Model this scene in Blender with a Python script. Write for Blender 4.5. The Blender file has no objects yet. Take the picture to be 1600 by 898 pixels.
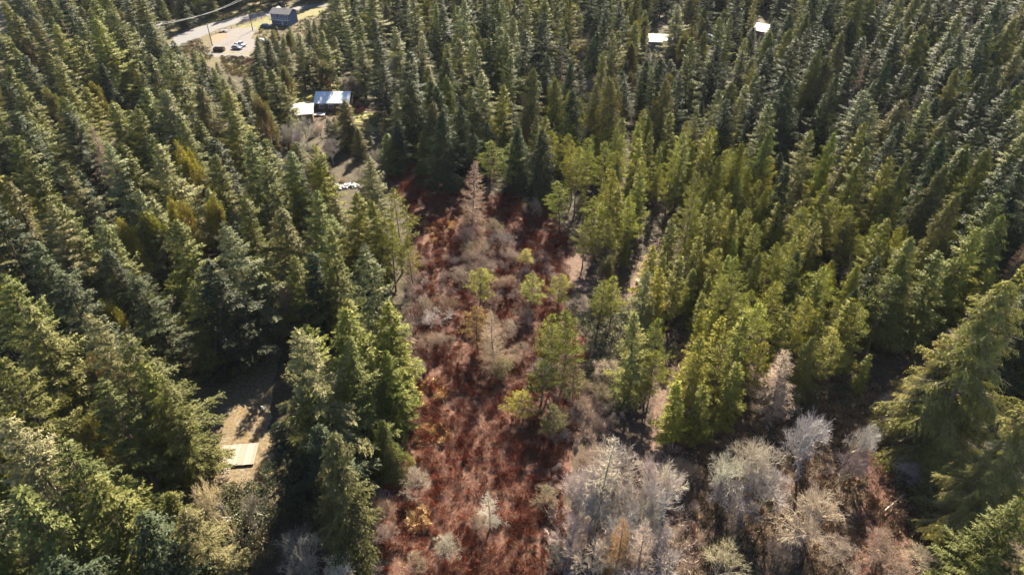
import bpy, math, random
import numpy as np
from mathutils import Vector, Matrix, Quaternion

S = bpy.context.scene
COL = S.collection
R = math.radians
random.seed(7)
RNG = np.random.default_rng(7)

# ------------------------------------------------------------------ camera
CAM_H, PITCH, F = 85.0, R(36.0), 1067.0        # metres above the ground, tilt, focal length in photo pixels
cam_d = bpy.data.cameras.new('camera'); cam = bpy.data.objects.new('camera', cam_d); COL.objects.link(cam)
cam.location = (0, 0, CAM_H); cam.rotation_euler = (R(90) - PITCH, 0, 0)
cam_d.sensor_width = 36; cam_d.lens = 36 * F / 1600; cam_d.clip_start = 0.5; cam_d.clip_end = 6000
S.camera = cam

# ------------------------------------------------------------------ light
SUN_EL, SUN_AZ = R(36), R(14)                  # azimuth from +Y towards +X
w = bpy.data.worlds.new("World"); S.world = w; w.use_nodes = True
nt = w.node_tree; nt.nodes.clear()
sky = nt.nodes.new('ShaderNodeTexSky'); sky.sky_type = 'NISHITA'; sky.sun_disc = False
sky.sun_elevation = SUN_EL; sky.sun_rotation = SUN_AZ; sky.air_density = 0.7; sky.dust_density = 0.2
bg = nt.nodes.new('ShaderNodeBackground'); bg.inputs[1].default_value = 0.05
wo = nt.nodes.new('ShaderNodeOutputWorld')
nt.links.new(sky.outputs[0], bg.inputs[0]); nt.links.new(bg.outputs[0], wo.inputs[0])
sun_d = bpy.data.lights.new('sun', 'SUN'); sun_d.energy = 5.0; sun_d.angle = R(0.5); sun_d.color = (1.0, 0.88, 0.68)
sun = bpy.data.objects.new('sun', sun_d); COL.objects.link(sun); sun.location = (0, 60, 150)
sdir = Vector((math.sin(SUN_AZ) * math.cos(SUN_EL), math.cos(SUN_AZ) * math.cos(SUN_EL), math.sin(SUN_EL)))
sun.rotation_euler = (-sdir).to_track_quat('-Z', 'Y').to_euler()
S.view_settings.view_transform = 'Standard'; S.view_settings.look = 'None'
S.view_settings.exposure = 2.65; S.view_settings.gamma = 1.0
S.cycles.max_bounces = 6; S.cycles.transparent_max_bounces = 4; S.cycles.volume_bounces = 0
S.cycles.use_denoising = True; S.cycles.diffuse_bounces = 1; S.cycles.transmission_bounces = 3

# ------------------------------------------------------------------ geometry of the view (photo pixels <-> metres)
cP, sP = math.cos(PITCH), math.sin(PITCH)
def at(u, v, z=0.0):
    yy = (v - 449) / F
    d = (CAM_H - z) / (sP + cP * yy)
    return ((u - 800) / F * d, d * (cP - yy * sP), z)
def px(x, y, z=0.0):
    dep = y * cP + (CAM_H - z) * sP
    dn = ((CAM_H - z) * cP - y * sP) / dep
    return 800 + x / dep * F, 449 + dn * F, dep

# ------------------------------------------------------------------ tags
def tag(o, label=None, cat=None, group=None, kind=None):
    if label: o['label'] = label
    if cat: o['category'] = cat
    if group: o['group'] = group
    if kind: o['kind'] = kind
    return o
def empty(name, loc, rz=0.0):
    o = bpy.data.objects.new(name, None); COL.objects.link(o); o.location = loc; o.rotation_euler = (0, 0, rz)
    o.empty_display_size = 0.5
    return o

# ------------------------------------------------------------------ materials
def mat(name, rgb=(.5, .5, .5), rough=.8, var=.0, scale=2.0, rgb2=None, metal=0., spec=.3, transl=0., bump=0., src=None, coord='Object', dist=.3):
    m = bpy.data.materials.new(name); m.use_nodes = True
    t = m.node_tree; N = t.nodes; L = t.links; N.clear()
    out = N.new('ShaderNodeOutputMaterial'); p = N.new('ShaderNodeBsdfPrincipled')
    p.inputs['Roughness'].default_value = rough; p.inputs['Metallic'].default_value = metal
    p.inputs['Specular IOR Level'].default_value = spec
    tc = N.new('ShaderNodeTexCoord')
    nz = N.new('ShaderNodeTexNoise'); nz.inputs['Scale'].default_value = scale; nz.inputs['Detail'].default_value = 5
    nz.inputs['Distortion'].default_value = dist
    if coord == 'World':
        g = N.new('ShaderNodeNewGeometry'); L.new(g.outputs['Position'], nz.inputs['Vector'])
    else: L.new(tc.outputs['Object'], nz.inputs['Vector'])
    if src == 'object': a = N.new('ShaderNodeObjectInfo'); csock = a.outputs['Color']
    elif src == 'instance':
        a = N.new('ShaderNodeAttribute'); a.attribute_type = 'INSTANCER'; a.attribute_name = 'tint'; csock = a.outputs['Color']
    elif src == 'vertex':
        a = N.new('ShaderNodeAttribute'); a.attribute_name = 'tint'; csock = a.outputs['Color']
    else:
        a = N.new('ShaderNodeRGB'); a.outputs[0].default_value = (*rgb, 1); csock = a.outputs[0]
    ramp = N.new('ShaderNodeMapRange'); ramp.inputs[1].default_value = .32; ramp.inputs[2].default_value = .68
    L.new(nz.outputs[0], ramp.inputs[0])
    if rgb2 is not None:
        mx = N.new('ShaderNodeMix'); mx.data_type = 'RGBA'
        L.new(ramp.outputs[0], mx.inputs[0]); L.new(csock, mx.inputs[6]); mx.inputs[7].default_value = (*rgb2, 1)
        csock = mx.outputs[2]
    if var:
        nz2 = N.new('ShaderNodeTexNoise'); nz2.inputs['Scale'].default_value = scale * 3.7; nz2.inputs['Detail'].default_value = 4
        L.new(nz.inputs['Vector'].links[0].from_socket, nz2.inputs['Vector'])
        r2 = N.new('ShaderNodeMapRange'); r2.inputs[1].default_value = .3; r2.inputs[2].default_value = .7
        r2.inputs[3].default_value = 1 - var; r2.inputs[4].default_value = 1 + var
        L.new(nz2.outputs[0], r2.inputs[0])
        hs = N.new('ShaderNodeHueSaturation'); L.new(r2.outputs[0], hs.inputs['Value']); L.new(csock, hs.inputs['Color'])
        csock = hs.outputs[0]
    L.new(csock, p.inputs['Base Color'])
    if bump:
        b = N.new('ShaderNodeBump'); b.inputs['Strength'].default_value = bump; b.inputs['Distance'].default_value = .1
        L.new(nz.outputs[0], b.inputs['Height']); L.new(b.outputs[0], p.inputs['Normal'])
    if transl:
        tr = N.new('ShaderNodeBsdfTranslucent'); ms = N.new('ShaderNodeMixShader'); ms.inputs[0].default_value = transl
        tw = N.new('ShaderNodeMix'); tw.data_type = 'RGBA'; tw.blend_type = 'MULTIPLY'; tw.inputs[0].default_value = 1
        tw.inputs[7].default_value = (1.15, 1.25, .6, 1); L.new(csock, tw.inputs[6]); L.new(tw.outputs[2], tr.inputs['Color'])
        L.new(p.outputs[0], ms.inputs[1]); L.new(tr.outputs[0], ms.inputs[2]); L.new(ms.outputs[0], out.inputs[0])
    else: L.new(p.outputs[0], out.inputs[0])
    return m

M = {}
M['foliage'] = mat('foliage', src='object', rough=.6, spec=.12, var=.4, scale=.5, transl=.22)
M['foliage_far'] = mat('foliage_far', src='instance', rough=.6, spec=.12, var=.4, scale=.5, transl=.22)
M['bark'] = mat('bark', src='object', rough=.9, var=.3, scale=3, spec=.1)
M['bark_far'] = mat('bark_far', (.085, .065, .05), rough=.9, var=.3, scale=3)
M['twig'] = mat('twig', src='object', rough=.8, var=.25, scale=.8, spec=.2)

# ------------------------------------------------------------------ mesh helpers
def mesh_np(name, verts, faces_list, mats, idx=None, flat=False):
    """faces_list: list of (n,k) int arrays; idx: material index per list"""
    me = bpy.data.meshes.new(name)
    verts = np.asarray(verts, dtype=np.float32).reshape(-1, 3)
    me.vertices.add(len(verts)); me.vertices.foreach_set('co', verts.ravel())
    loops = np.concatenate([f.ravel() for f in faces_list]).astype(np.int32)
    tot = np.concatenate([np.full(len(f), f.shape[1]) for f in faces_list]).astype(np.int32)
    me.loops.add(len(loops)); me.loops.foreach_set('vertex_index', loops)
    me.polygons.add(len(tot)); me.polygons.foreach_set('loop_start', np.concatenate([[0], np.cumsum(tot)[:-1]]).astype(np.int32))
    try: me.polygons.foreach_set('loop_total', tot)
    except Exception: pass
    for m_ in mats: me.materials.append(m_)
    if idx is not None:
        me.polygons.foreach_set('material_index', np.concatenate([np.full(len(f), i) for f, i in zip(faces_list, idx)]).astype(np.int32))
    me.update(calc_edges=True); me.validate()
    if flat: me.shade_flat()
    return me

def unit(a): return a / np.maximum(np.linalg.norm(a, axis=-1, keepdims=True), 1e-9)

def tufts(P, D, ln, wd, flat=.6, rng=RNG, N=None):
    """leaf/needle spray diamonds"""
    n = len(P); D = unit(D)
    rnd = unit(rng.normal(size=(n, 3)))
    up = np.tile([0, 0, 1.], (n, 1))
    side = unit(np.cross(D, up * flat + rnd * (1 - flat) * 1.4) + 1e-6) if N is None else unit(np.cross(D, N + rnd * .45) + 1e-6)
    ln = np.broadcast_to(ln, (n,))[:, None]; wd = np.broadcast_to(wd, (n,))[:, None]
    mid = P + D * ln * .45
    V = np.stack([P, mid + side * wd, P + D * ln, mid - side * wd], 1).reshape(-1, 3)
    Fc = (np.arange(n) * 4)[:, None] + np.array([0, 1, 2, 3])
    return V, Fc

def prisms(A, B, r0, r1, k=3):
    """tapered k-sided sticks; r1==0 -> pointed"""
    A = np.asarray(A, float); B = np.asarray(B, float); n = len(A)
    d = unit(B - A); ref = np.where(np.abs(d[:, 2:3]) > .9, np.array([[1., 0, 0]]), np.array([[0, 0, 1.]]))
    x = unit(np.cross(d, ref)); y = np.cross(d, x)
    r0 = np.broadcast_to(r0, (n,))[:, None]; r1 = np.broadcast_to(r1, (n,))[:, None]
    ra, rb = [], []
    for i in range(k):
        c, s = math.cos(2 * math.pi * i / k), math.sin(2 * math.pi * i / k)
        ra.append(A + (x * c + y * s) * r0); rb.append(B + (x * c + y * s) * r1)
    V = np.stack(ra + rb, 1).reshape(-1, 3); base = (np.arange(n) * 2 * k)[:, None]
    Fc = np.concatenate([base + np.array([i, (i + 1) % k, k + (i + 1) % k, k + i]) for i in range(k)])
    return V, Fc

class MB:
    def __init__(s): s.v = []; s.f = []; s.i = []; s.n = 0
    def add(s, V, Fc, mi=0):
        s.v.append(V); s.f.append(Fc + s.n); s.i.append(mi); s.n += len(V); return s
    def box(s, c, d, mi=0, rz=0.):
        c = np.array(c, float); d = np.array(d, float) / 2
        q = np.array([[-1, -1, -1], [1, -1, -1], [1, 1, -1], [-1, 1, -1], [-1, -1, 1], [1, -1, 1], [1, 1, 1], [-1, 1, 1]]) * d
        if rz: q = q @ np.array([[math.cos(rz), math.sin(rz), 0], [-math.sin(rz), math.cos(rz), 0], [0, 0, 1]])
        s.add(q + c, np.array([[0, 3, 2, 1], [4, 5, 6, 7], [0, 1, 5, 4], [1, 2, 6, 5], [2, 3, 7, 6], [3, 0, 4, 7]]), mi); return s
    def stick(s, a, b, r, r2=None, k=6, mi=0):
        V, Fc = prisms([a], [b], r, r if r2 is None else r2, k); s.add(V, Fc, mi)
        n = s.n - 2 * k
        s.f.append(np.array([[n + i for i in range(k - 1, -1, -1)]])); s.i.append(mi)
        s.f.append(np.array([[n + k + i for i in range(k)]])); s.i.append(mi); return s
    def mesh(s, name, mats): return mesh_np(name, np.concatenate(s.v), s.f, mats, s.i, name not in ('trunk', 'crown', 'power_line', 'fallen_log'))
    def obj(s, name, mats, parent=None, loc=None):
        o = bpy.data.objects.new(name, s.mesh(name, mats if isinstance(mats, list) else [mats])); COL.objects.link(o)
        if parent is not None: o.parent = parent
        if loc is not None: o.location = loc
        return o

def tube_path(pts, rad, k=7):
    pts = np.array(pts, float); n = len(pts); V = []
    for i in range(n):
        d = unit(pts[min(i + 1, n - 1)] - pts[max(i - 1, 0)])
        ref = np.array([1., 0, 0]) if abs(d[2]) > .8 else np.array([0, 0, 1.])
        x = unit(np.cross(d, ref)); y = np.cross(d, x)
        for j in range(k):
            a = 2 * math.pi * j / k; V.append(pts[i] + (x * math.cos(a) + y * math.sin(a)) * rad[i])
    Fc = [[i * k + j, i * k + (j + 1) % k, (i + 1) * k + (j + 1) % k, (i + 1) * k + j] for i in range(n - 1) for j in range(k)]
    return np.array(V), np.array(Fc)

# ------------------------------------------------------------------ tree prototypes: (trunk mesh, crown mesh, height, radius)
def conifer(name, h, rad, seed, style='fir', detail=1.0, pw=None):
    rng = np.random.default_rng(seed)
    crown = MB(); wood = MB()
    ph = rng.uniform(0, 6.28); lean = rng.normal(0, .012, 2)
    def axis(z):
        t = z / h
        return np.array([lean[0] * z + .12 * math.sin(t * 4 + ph), lean[1] * z + .12 * math.cos(t * 5 + ph), z])
    zz = np.linspace(0, h * .985, 12)
    r0 = h * (.011 if style != 'pine' else .009)
    V, Fc = tube_path([axis(z) for z in zz], [r0 * (1 - .93 * z / h) * (1.35 if z == 0 else 1) for z in zz])
    wood.add(V, Fc)
    P_ = dict(fir=(.08, 3.3 if rad > 5 else 4.3, pw or .85, 1.0), pine=(.30, 5.2, .62, .8), cedar=(.03, 8.0, .9, 1.1), dead=(.06, 7.0, .85, 1), snag=(.12, 4.6, .8, 1))[style]
    z0f, dens, power, _ = P_
    zs = []; z = h * z0f
    while z < h * .985:
        zs.append(z); t = (z / h - z0f) / (1 - z0f)
        z += (1.0 / dens) * (1.0 if t < .8 else .8) * (h / 25) ** .3 / detail ** .5 * rng.uniform(.6, 1.4)
    gaps = rng.uniform(0, 6.28, 5); az = rng.uniform(0, 6.28)
    wa, wb = [], []; wr = []
    for z in zs:
        t = (z / h - z0f) / (1 - z0f); az += 2.4 + rng.normal(0, .35)
        if style == 'pine': prof = min((1 - t) ** .75, 1.5 * (1 - t)) * min(1, .45 + t * 1.7) * 1.2
        elif style == 'cedar': prof = min((1 - t) ** .62, 2.1 * (1 - t))
        else: prof = min((1 - t) ** power, 1.75 * (1 - t)) * min(1, .72 + t * 2.2)
        lump = 1 + .22 * math.sin(az * 2 + z * .55 + ph) + .12 * math.sin(z * 1.7 + az)
        L = rad * prof * lump * rng.uniform(.55, 1.25) + .15 * (h / 25)
        e = {'fir': -0.10 + t * .75, 'pine': .10 + t * .65, 'cedar': -.05 + .7 * t, 'dead': .02 + .55 * t, 'snag': -.1 + .5 * t}[style] + rng.normal(0, .1)
        dr = {'fir': .30, 'pine': -.02, 'cedar': .55, 'dead': .12, 'snag': .25, 'x': 0}[style]
        upt = {'fir': .22, 'pine': .12, 'cedar': .28, 'dead': .15, 'snag': .1}[style]
        dh = np.array([math.cos(az), math.sin(az), 0]); pr = np.array([-dh[1], dh[0], 0]); up = np.array([0, 0, 1.])
        root = axis(z)
        def bp(s):
            s = np.atleast_1d(s)[:, None]
            return root + dh * (L * s * math.cos(e)) + up * (L * (math.sin(e) * s - dr * s ** 2 + upt * s ** 3)) + pr * (.08 * L * s ** 2 * math.sin(az * 7))
        ks = bp(np.array([0, .5, 1.0]))
        wa += [ks[0], ks[1]]; wb += [ks[1], ks[2]]
        br = .012 + .010 * L; wr += [(br, br * .6), (br * .6, .004)]
        if style in ('dead', 'snag'):
            n = max(3, int(L * (7 if style == 'dead' else 4) * detail)); s = rng.uniform(.15, 1, n); A = bp(s)
            sg = rng.choice([-1, 1], n)[:, None]
            D = unit(dh * .75 + pr * sg * rng.uniform(.5, 1.1, (n, 1)) + up * rng.normal(-.05, .3, (n, 1)))
            ln = (.25 + .38 * L * (1 - s * .7)) * rng.uniform(.6, 1.2, n)
            V, Fc = prisms(A, A + D * ln[:, None], .022, .006); crown.add(V, Fc)
            m = n * 2; j = rng.integers(0, n, m); q = rng.uniform(.3, 1, (m, 1)); A2 = A[j] + D[j] * ln[j][:, None] * q
            D2 = unit(D[j] + rng.normal(0, .6, (m, 3))); V, Fc = prisms(A2, A2 + D2 * rng.uniform(.2, .5, (m, 1)), .014, .004); crown.add(V, Fc)
            continue
        if style == 'pine' and t < .1 and rng.random() < .5: continue        # dead bare lower limb
        # side branchlets with needle sprays
        nb = max(7, int((6 + (10.5 if style == 'fir' else 7) * L) * detail)) if style != 'pine' else max(4, int(4.6 * L * detail) + 2)
        s = rng.uniform(.12 if style != 'pine' else .30, 1, nb) ** .85; s[0] = .97
        A = bp(s); sg = np.where(np.arange(nb) % 2 == 0, 1, -1)[:, None]
        fw = rng.uniform(.5, 1.0, (nb, 1))
        D = unit(dh * fw + pr * sg * rng.uniform(.35, 1.0, (nb, 1)) + up * rng.normal(.0 if style != 'cedar' else -.3, .16, (nb, 1)))
        bl = (.26 + (.27 if style == 'fir' else .32) * L * (1 - s * .75)) * rng.uniform(.6, 1.3, nb)
        fine = .72 if rad > 5 or rad < 3 else 1.0; tn = {'fir': .17, 'pine': .135, 'cedar': .18}[style] * fine
        cnt = np.maximum(2, (bl / tn * 1.15).astype(int)); j = np.repeat(np.arange(nb), cnt)
        q = np.concatenate([np.linspace(.1, 1, c) for c in cnt])[:, None]
        Pp = A[j] + D[j] * bl[j][:, None] * q; Pp[:, 2] -= ({'fir': .18, 'pine': 0, 'cedar': .45}[style] * (q[:, 0] * bl[j]) ** 1.6)
        Pp += rng.normal(0, .05, Pp.shape)
        if style == 'fir':
            D3 = unit(D[j] * .75 + pr * sg[j] * .35 + rng.normal(0, .34, Pp.shape) + [0, 0, -.32]); V, Fc = tufts(Pp, D3, rng.uniform(.28, .52, len(Pp)) * fine ** .6, rng.uniform(.06, .12, len(Pp)) * fine, .6, rng, dh * .75 + up * .75)
        elif style == 'pine':
            D3 = unit(D[j] * .6 + rng.normal(0, .5, Pp.shape) + [0, 0, .3]); V, Fc = tufts(Pp, D3, rng.uniform(.20, .38, len(Pp)), rng.uniform(.035, .065, len(Pp)), .3, rng, dh * .8 + up * .5)
        else:
            D3 = unit(D[j] * .6 + rng.normal(0, .33, Pp.shape) + [0, 0, -.6]); V, Fc = tufts(Pp, D3, rng.uniform(.28, .54, len(Pp)) * fine ** .6, rng.uniform(.06, .115, len(Pp)) * fine, .15, rng, dh * .9 + up * .5)
        crown.add(V, Fc)
    # leader
    if style in ('fir', 'pine', 'cedar'):
        n = 40; q = rng.uniform(.955, 1.0, n); Pp = np.array([axis(x * h) for x in q]); a = rng.uniform(0, 6.28, n)
        D3 = np.stack([np.cos(a), np.sin(a), rng.uniform(.3, 1.6, n)], 1); V, Fc = tufts(Pp, D3, .32, .06, .3, rng); crown.add(V, Fc)
    # dead lower limbs on the bare part of the trunk
    if style in ('pine', 'fir'):
        for _ in range(26 if style == 'pine' else 14):
            z = h * rng.uniform(.06, z0f + .12); a = rng.uniform(0, 6.28); L = rad * rng.uniform(.25, .7); o = axis(z)
            e = o + np.array([math.cos(a) * L, math.sin(a) * L, rng.uniform(-.3, .2) * L]); wa.append(o); wb.append(e); wr.append((.03, .008))
            for _k in range(4):
                q = rng.uniform(.4, 1); p0 = o + (e - o) * q; wa.append(p0); wb.append(p0 + rng.normal(0, .4, 3)); wr.append((.012, .004))
    if rad > 7:
        for _ in range(90):
            z = h * rng.uniform(.1, .9); a = rng.uniform(0, 6.28); L = rad * (1 - z / h) ** .6 * rng.uniform(.7, 1.15); o = axis(z); e = o + np.array([math.cos(a) * L, math.sin(a) * L, L * rng.uniform(-.25, .15)])
            wa.append(o); wb.append(e); wr.append((.05, .015))
            for _k in range(7):
                q = rng.uniform(.5, 1); p0 = o + (e - o) * q; wa.append(p0); wb.append(p0 + rng.normal(0, .6, 3)); wr.append((.02, .006))
    wr = np.array(wr); V, Fc = prisms(np.array(wa), np.array(wb), wr[:, 0], wr[:, 1]); wood.add(V, Fc)
    return dict(name=name, h=h, r=rad, trunk=wood, crown=crown, style=style)

def broadleaf(name, h, rad, seed, leafy=False, twigs=1.0, spread=.62, trunkf=.25, lean=0., round_=False, thick=1.0):
    rng = np.random.default_rng(seed); wood = MB(); crown = MB()
    seg = [(np.zeros(3), np.array([lean + rng.normal(0, .05), rng.normal(0, .05), 1.]), h * trunkf, h * .016, 0)]
    A, B, r0, r1, lv = [], [], [], [], []
    tips = []
    cur = seg; levels = 5
    for l in range(levels + 1):
        nxt = []
        for (p, d, L, r, _) in cur:
            d = unit(d)
            steps = 3 if l < 3 else 2
            pts = [p]; dd = d
            for k in range(steps):
                dd = unit(dd + rng.normal(0, .13 if l < 4 else .22, 3) + np.array([0, 0, .05])); pts.append(pts[-1] + dd * L / steps)
            for k in range(steps):
                A.append(pts[k]); B.append(pts[k + 1]); r0.append(r * (1 - .3 * k / steps)); r1.append(r * (1 - .3 * (k + 1) / steps)); lv.append(l)
            if l == levels: tips.append((pts[-1], dd)); continue
            nch = [4, 4, 4, 4, 5][l] if l else 5
            if l >= 3: nch = max(2, int(nch * twigs))
            for c in range(nch):
                q = rng.uniform(.45, 1.) if l else rng.uniform(.55, 1.)
                k = min(int(q * steps), steps - 1); base = pts[k] + (pts[k + 1] - pts[k]) * (q * steps - k)
                a = rng.uniform(0, 6.28); sp = spread * rng.uniform(.6, 1.3) * (1.15 if l == 0 else 1)
                ref = unit(np.cross(dd, rng.normal(size=3)))
                nd = unit(dd * math.cos(sp) + ref * math.sin(sp) + np.array([0, 0, .10]))
                nl = [h * .30, h * .22, h * .15, h * .11, h * .08][l] * rng.uniform(.7, 1.25)
                nxt.append((base, nd, nl, r * .55, l + 1))
        cur = nxt
    A = np.array(A); B = np.array(B); lv = np.array(lv); r0 = np.maximum(np.array(r0), .020 * thick * h / 12 ** 1); r1 = np.maximum(np.array(r1), .012 * thick * h / 12)
    r0 = np.where(lv < 4, r0, .020 * thick * (h / 12) ** .5); r1 = np.where(lv < 4, r1, .010 * thick * (h / 12) ** .5)
    # squash into the crown radius
    ext = np.percentile(np.hypot(B[:, 0], B[:, 1]), 97); sc = np.array([rad / ext, rad / ext, h / B[:, 2].max()])
    A = A * sc; B = B * sc
    k = lv <= 2
    V, Fc = prisms(A[k], B[k], r0[k], r1[k], 6); wood.add(V, Fc)
    V, Fc = prisms(A[~k], B[~k], r0[~k], r1[~k], 3)
    if leafy:
        wood.add(V, Fc)
        T = np.array([t[0] for t in tips]) * sc; n = len(T)
        j = np.repeat(np.arange(n), 3); Pp = T[j] + rng.normal(0, .22, (len(j), 3)); D = rng.normal(0, 1, (len(j), 3)) + [0, 0, .3]
        V, Fc = tufts(Pp, D, rng.uniform(.2, .38, len(j)), rng.uniform(.07, .14, len(j)), .5, rng); crown.add(V, Fc)
    else: crown.add(V, Fc)
    return dict(name=name, h=h, r=rad, trunk=wood, crown=crown, style='leafy' if leafy else 'bare')

def finish(p):
    leaf = p['style'] in ('fir', 'pine', 'cedar', 'leafy')
    p['tm'] = p['trunk'].mesh('trunk', [M['bark']]); p['cm'] = p['crown'].mesh('crown', [M['foliage'] if leaf else M['twig']])
    return p
def far_mesh(p):
    b = MB()
    for V, Fc in zip(p['crown'].v, [f for f in p['crown'].f]): pass
    V = np.concatenate(p['crown'].v + p['trunk'].v); nc = sum(len(v) for v in p['crown'].v)
    return mesh_np('forest_tree', V, list(p['crown'].f) + [f + nc for f in p['trunk'].f], [M['foliage_far'], M['bark_far']], [0] * len(p['crown'].f) + [1] * len(p['trunk'].f))

PR = {}
PR['big'] = [finish(conifer('fir', 30, 6.0, s, 'fir', 1.3, .68)) for s in (11, 12)]
PR['fir'] = [finish(conifer('fir', 26, 4.8, s, 'fir', 1.15, .58 + .05 * (s % 5))) for s in (21, 22, 23, 24, 25)]
PR['pine'] = [finish(conifer('pine', 16, 2.4, s, 'pine', 1.3)) for s in (31, 32)] + [finish(conifer('pine', 16, 2.5, s, 'fir', 1.25, .8)) for s in (35, 36, 37)]
PR['cedar'] = [finish(conifer('cedar', 24, 4.4, s, 'cedar', 1.0)) for s in (41, 42, 43)]
PR['cedarbig'] = [finish(conifer('cedar', 30, 7.6, s, 'cedar', 1.15)) for s in (46,)]
PR['dead'] = [finish(conifer('dead', 18, 3.2, s, 'dead', 1.15)) for s in (51, 52)]
PR['snag'] = [finish(conifer('snag', 20, 3.4, s, 'snag', 1.0)) for s in (55,)]
PR['bare'] = [finish(broadleaf('bare', 13, 5.2, s, twigs=1.15, thick=.8, spread=.6)) for s in (61, 62, 63, 64)]
PR['shrub'] = [finish(broadleaf('shrub', 4, 2.4, s, twigs=1.0, trunkf=.05, spread=.8, thick=.62)) for s in (71, 72, 73, 74)]
PR['leafy'] = [finish(broadleaf('leafy', 15, 4.6, s, leafy=True, twigs=1.2, trunkf=.42, spread=.75)) for s in (81, 82)]

NAMES = dict(big='fir_tree', fir='fir_tree', pine='pine_tree', cedar='cedar_tree', cedarbig='cedar_tree', dead='dead_conifer', snag='dying_conifer', bare='bare_tree', shrub='bare_shrub', leafy='broadleaf_tree')
CAT = dict(big='fir', fir='fir', pine='pine', cedar='cedar', cedarbig='cedar', dead='dead conifer', snag='dying conifer', bare='bare tree', shrub='bare shrub', leafy='broadleaf tree')
# crown colours (linear): tone -> colour
TONE = dict(
    g=(.092, .098, .026), d=(.036, .045, .021), s=(.145, .142, .062), y=(.185, .172, .026), l=(.138, .138, .026), o=(.098, .090, .034), b=(.15, .085, .03),
    p=(.45, .39, .33), q=(.37, .33, .22), e=(.31, .235, .17), r=(.20, .085, .05), w=(.34, .29, .25), m=(.24, .18, .135), k=(.24, .205, .185), n=(.21, .14, .095), v=(.16, .13, .11), a=(.215, .195, .066))
BARK = dict(fir=(.085, .065, .05), big=(.10, .08, .062), pine=(.12, .095, .075), cedar=(.14, .10, .075), cedarbig=(.26, .22, .17), dead=(.20, .155, .12), snag=(.20, .185, .13), bare=(.26, .225, .185), shrub=(.2, .16, .135), leafy=(.17, .09, .05))
TREES = []      # everything placed, as dicts

def put(kind, u, v, h, r, tone, label=None, xy=None, hand=True):
    """a tree whose TOP is seen at photo pixel (u, v); h, r in metres"""
    if xy is None: x, y, _ = at(u, v, h)
    else: x, y = xy; u, v, _ = px(x, y, h)
    TREES.append(dict(kind=kind, u=u, v=v, h=h, r=r, tone=tone, label=label, x=x, y=y, hand=hand)); return TREES[-1]

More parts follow.
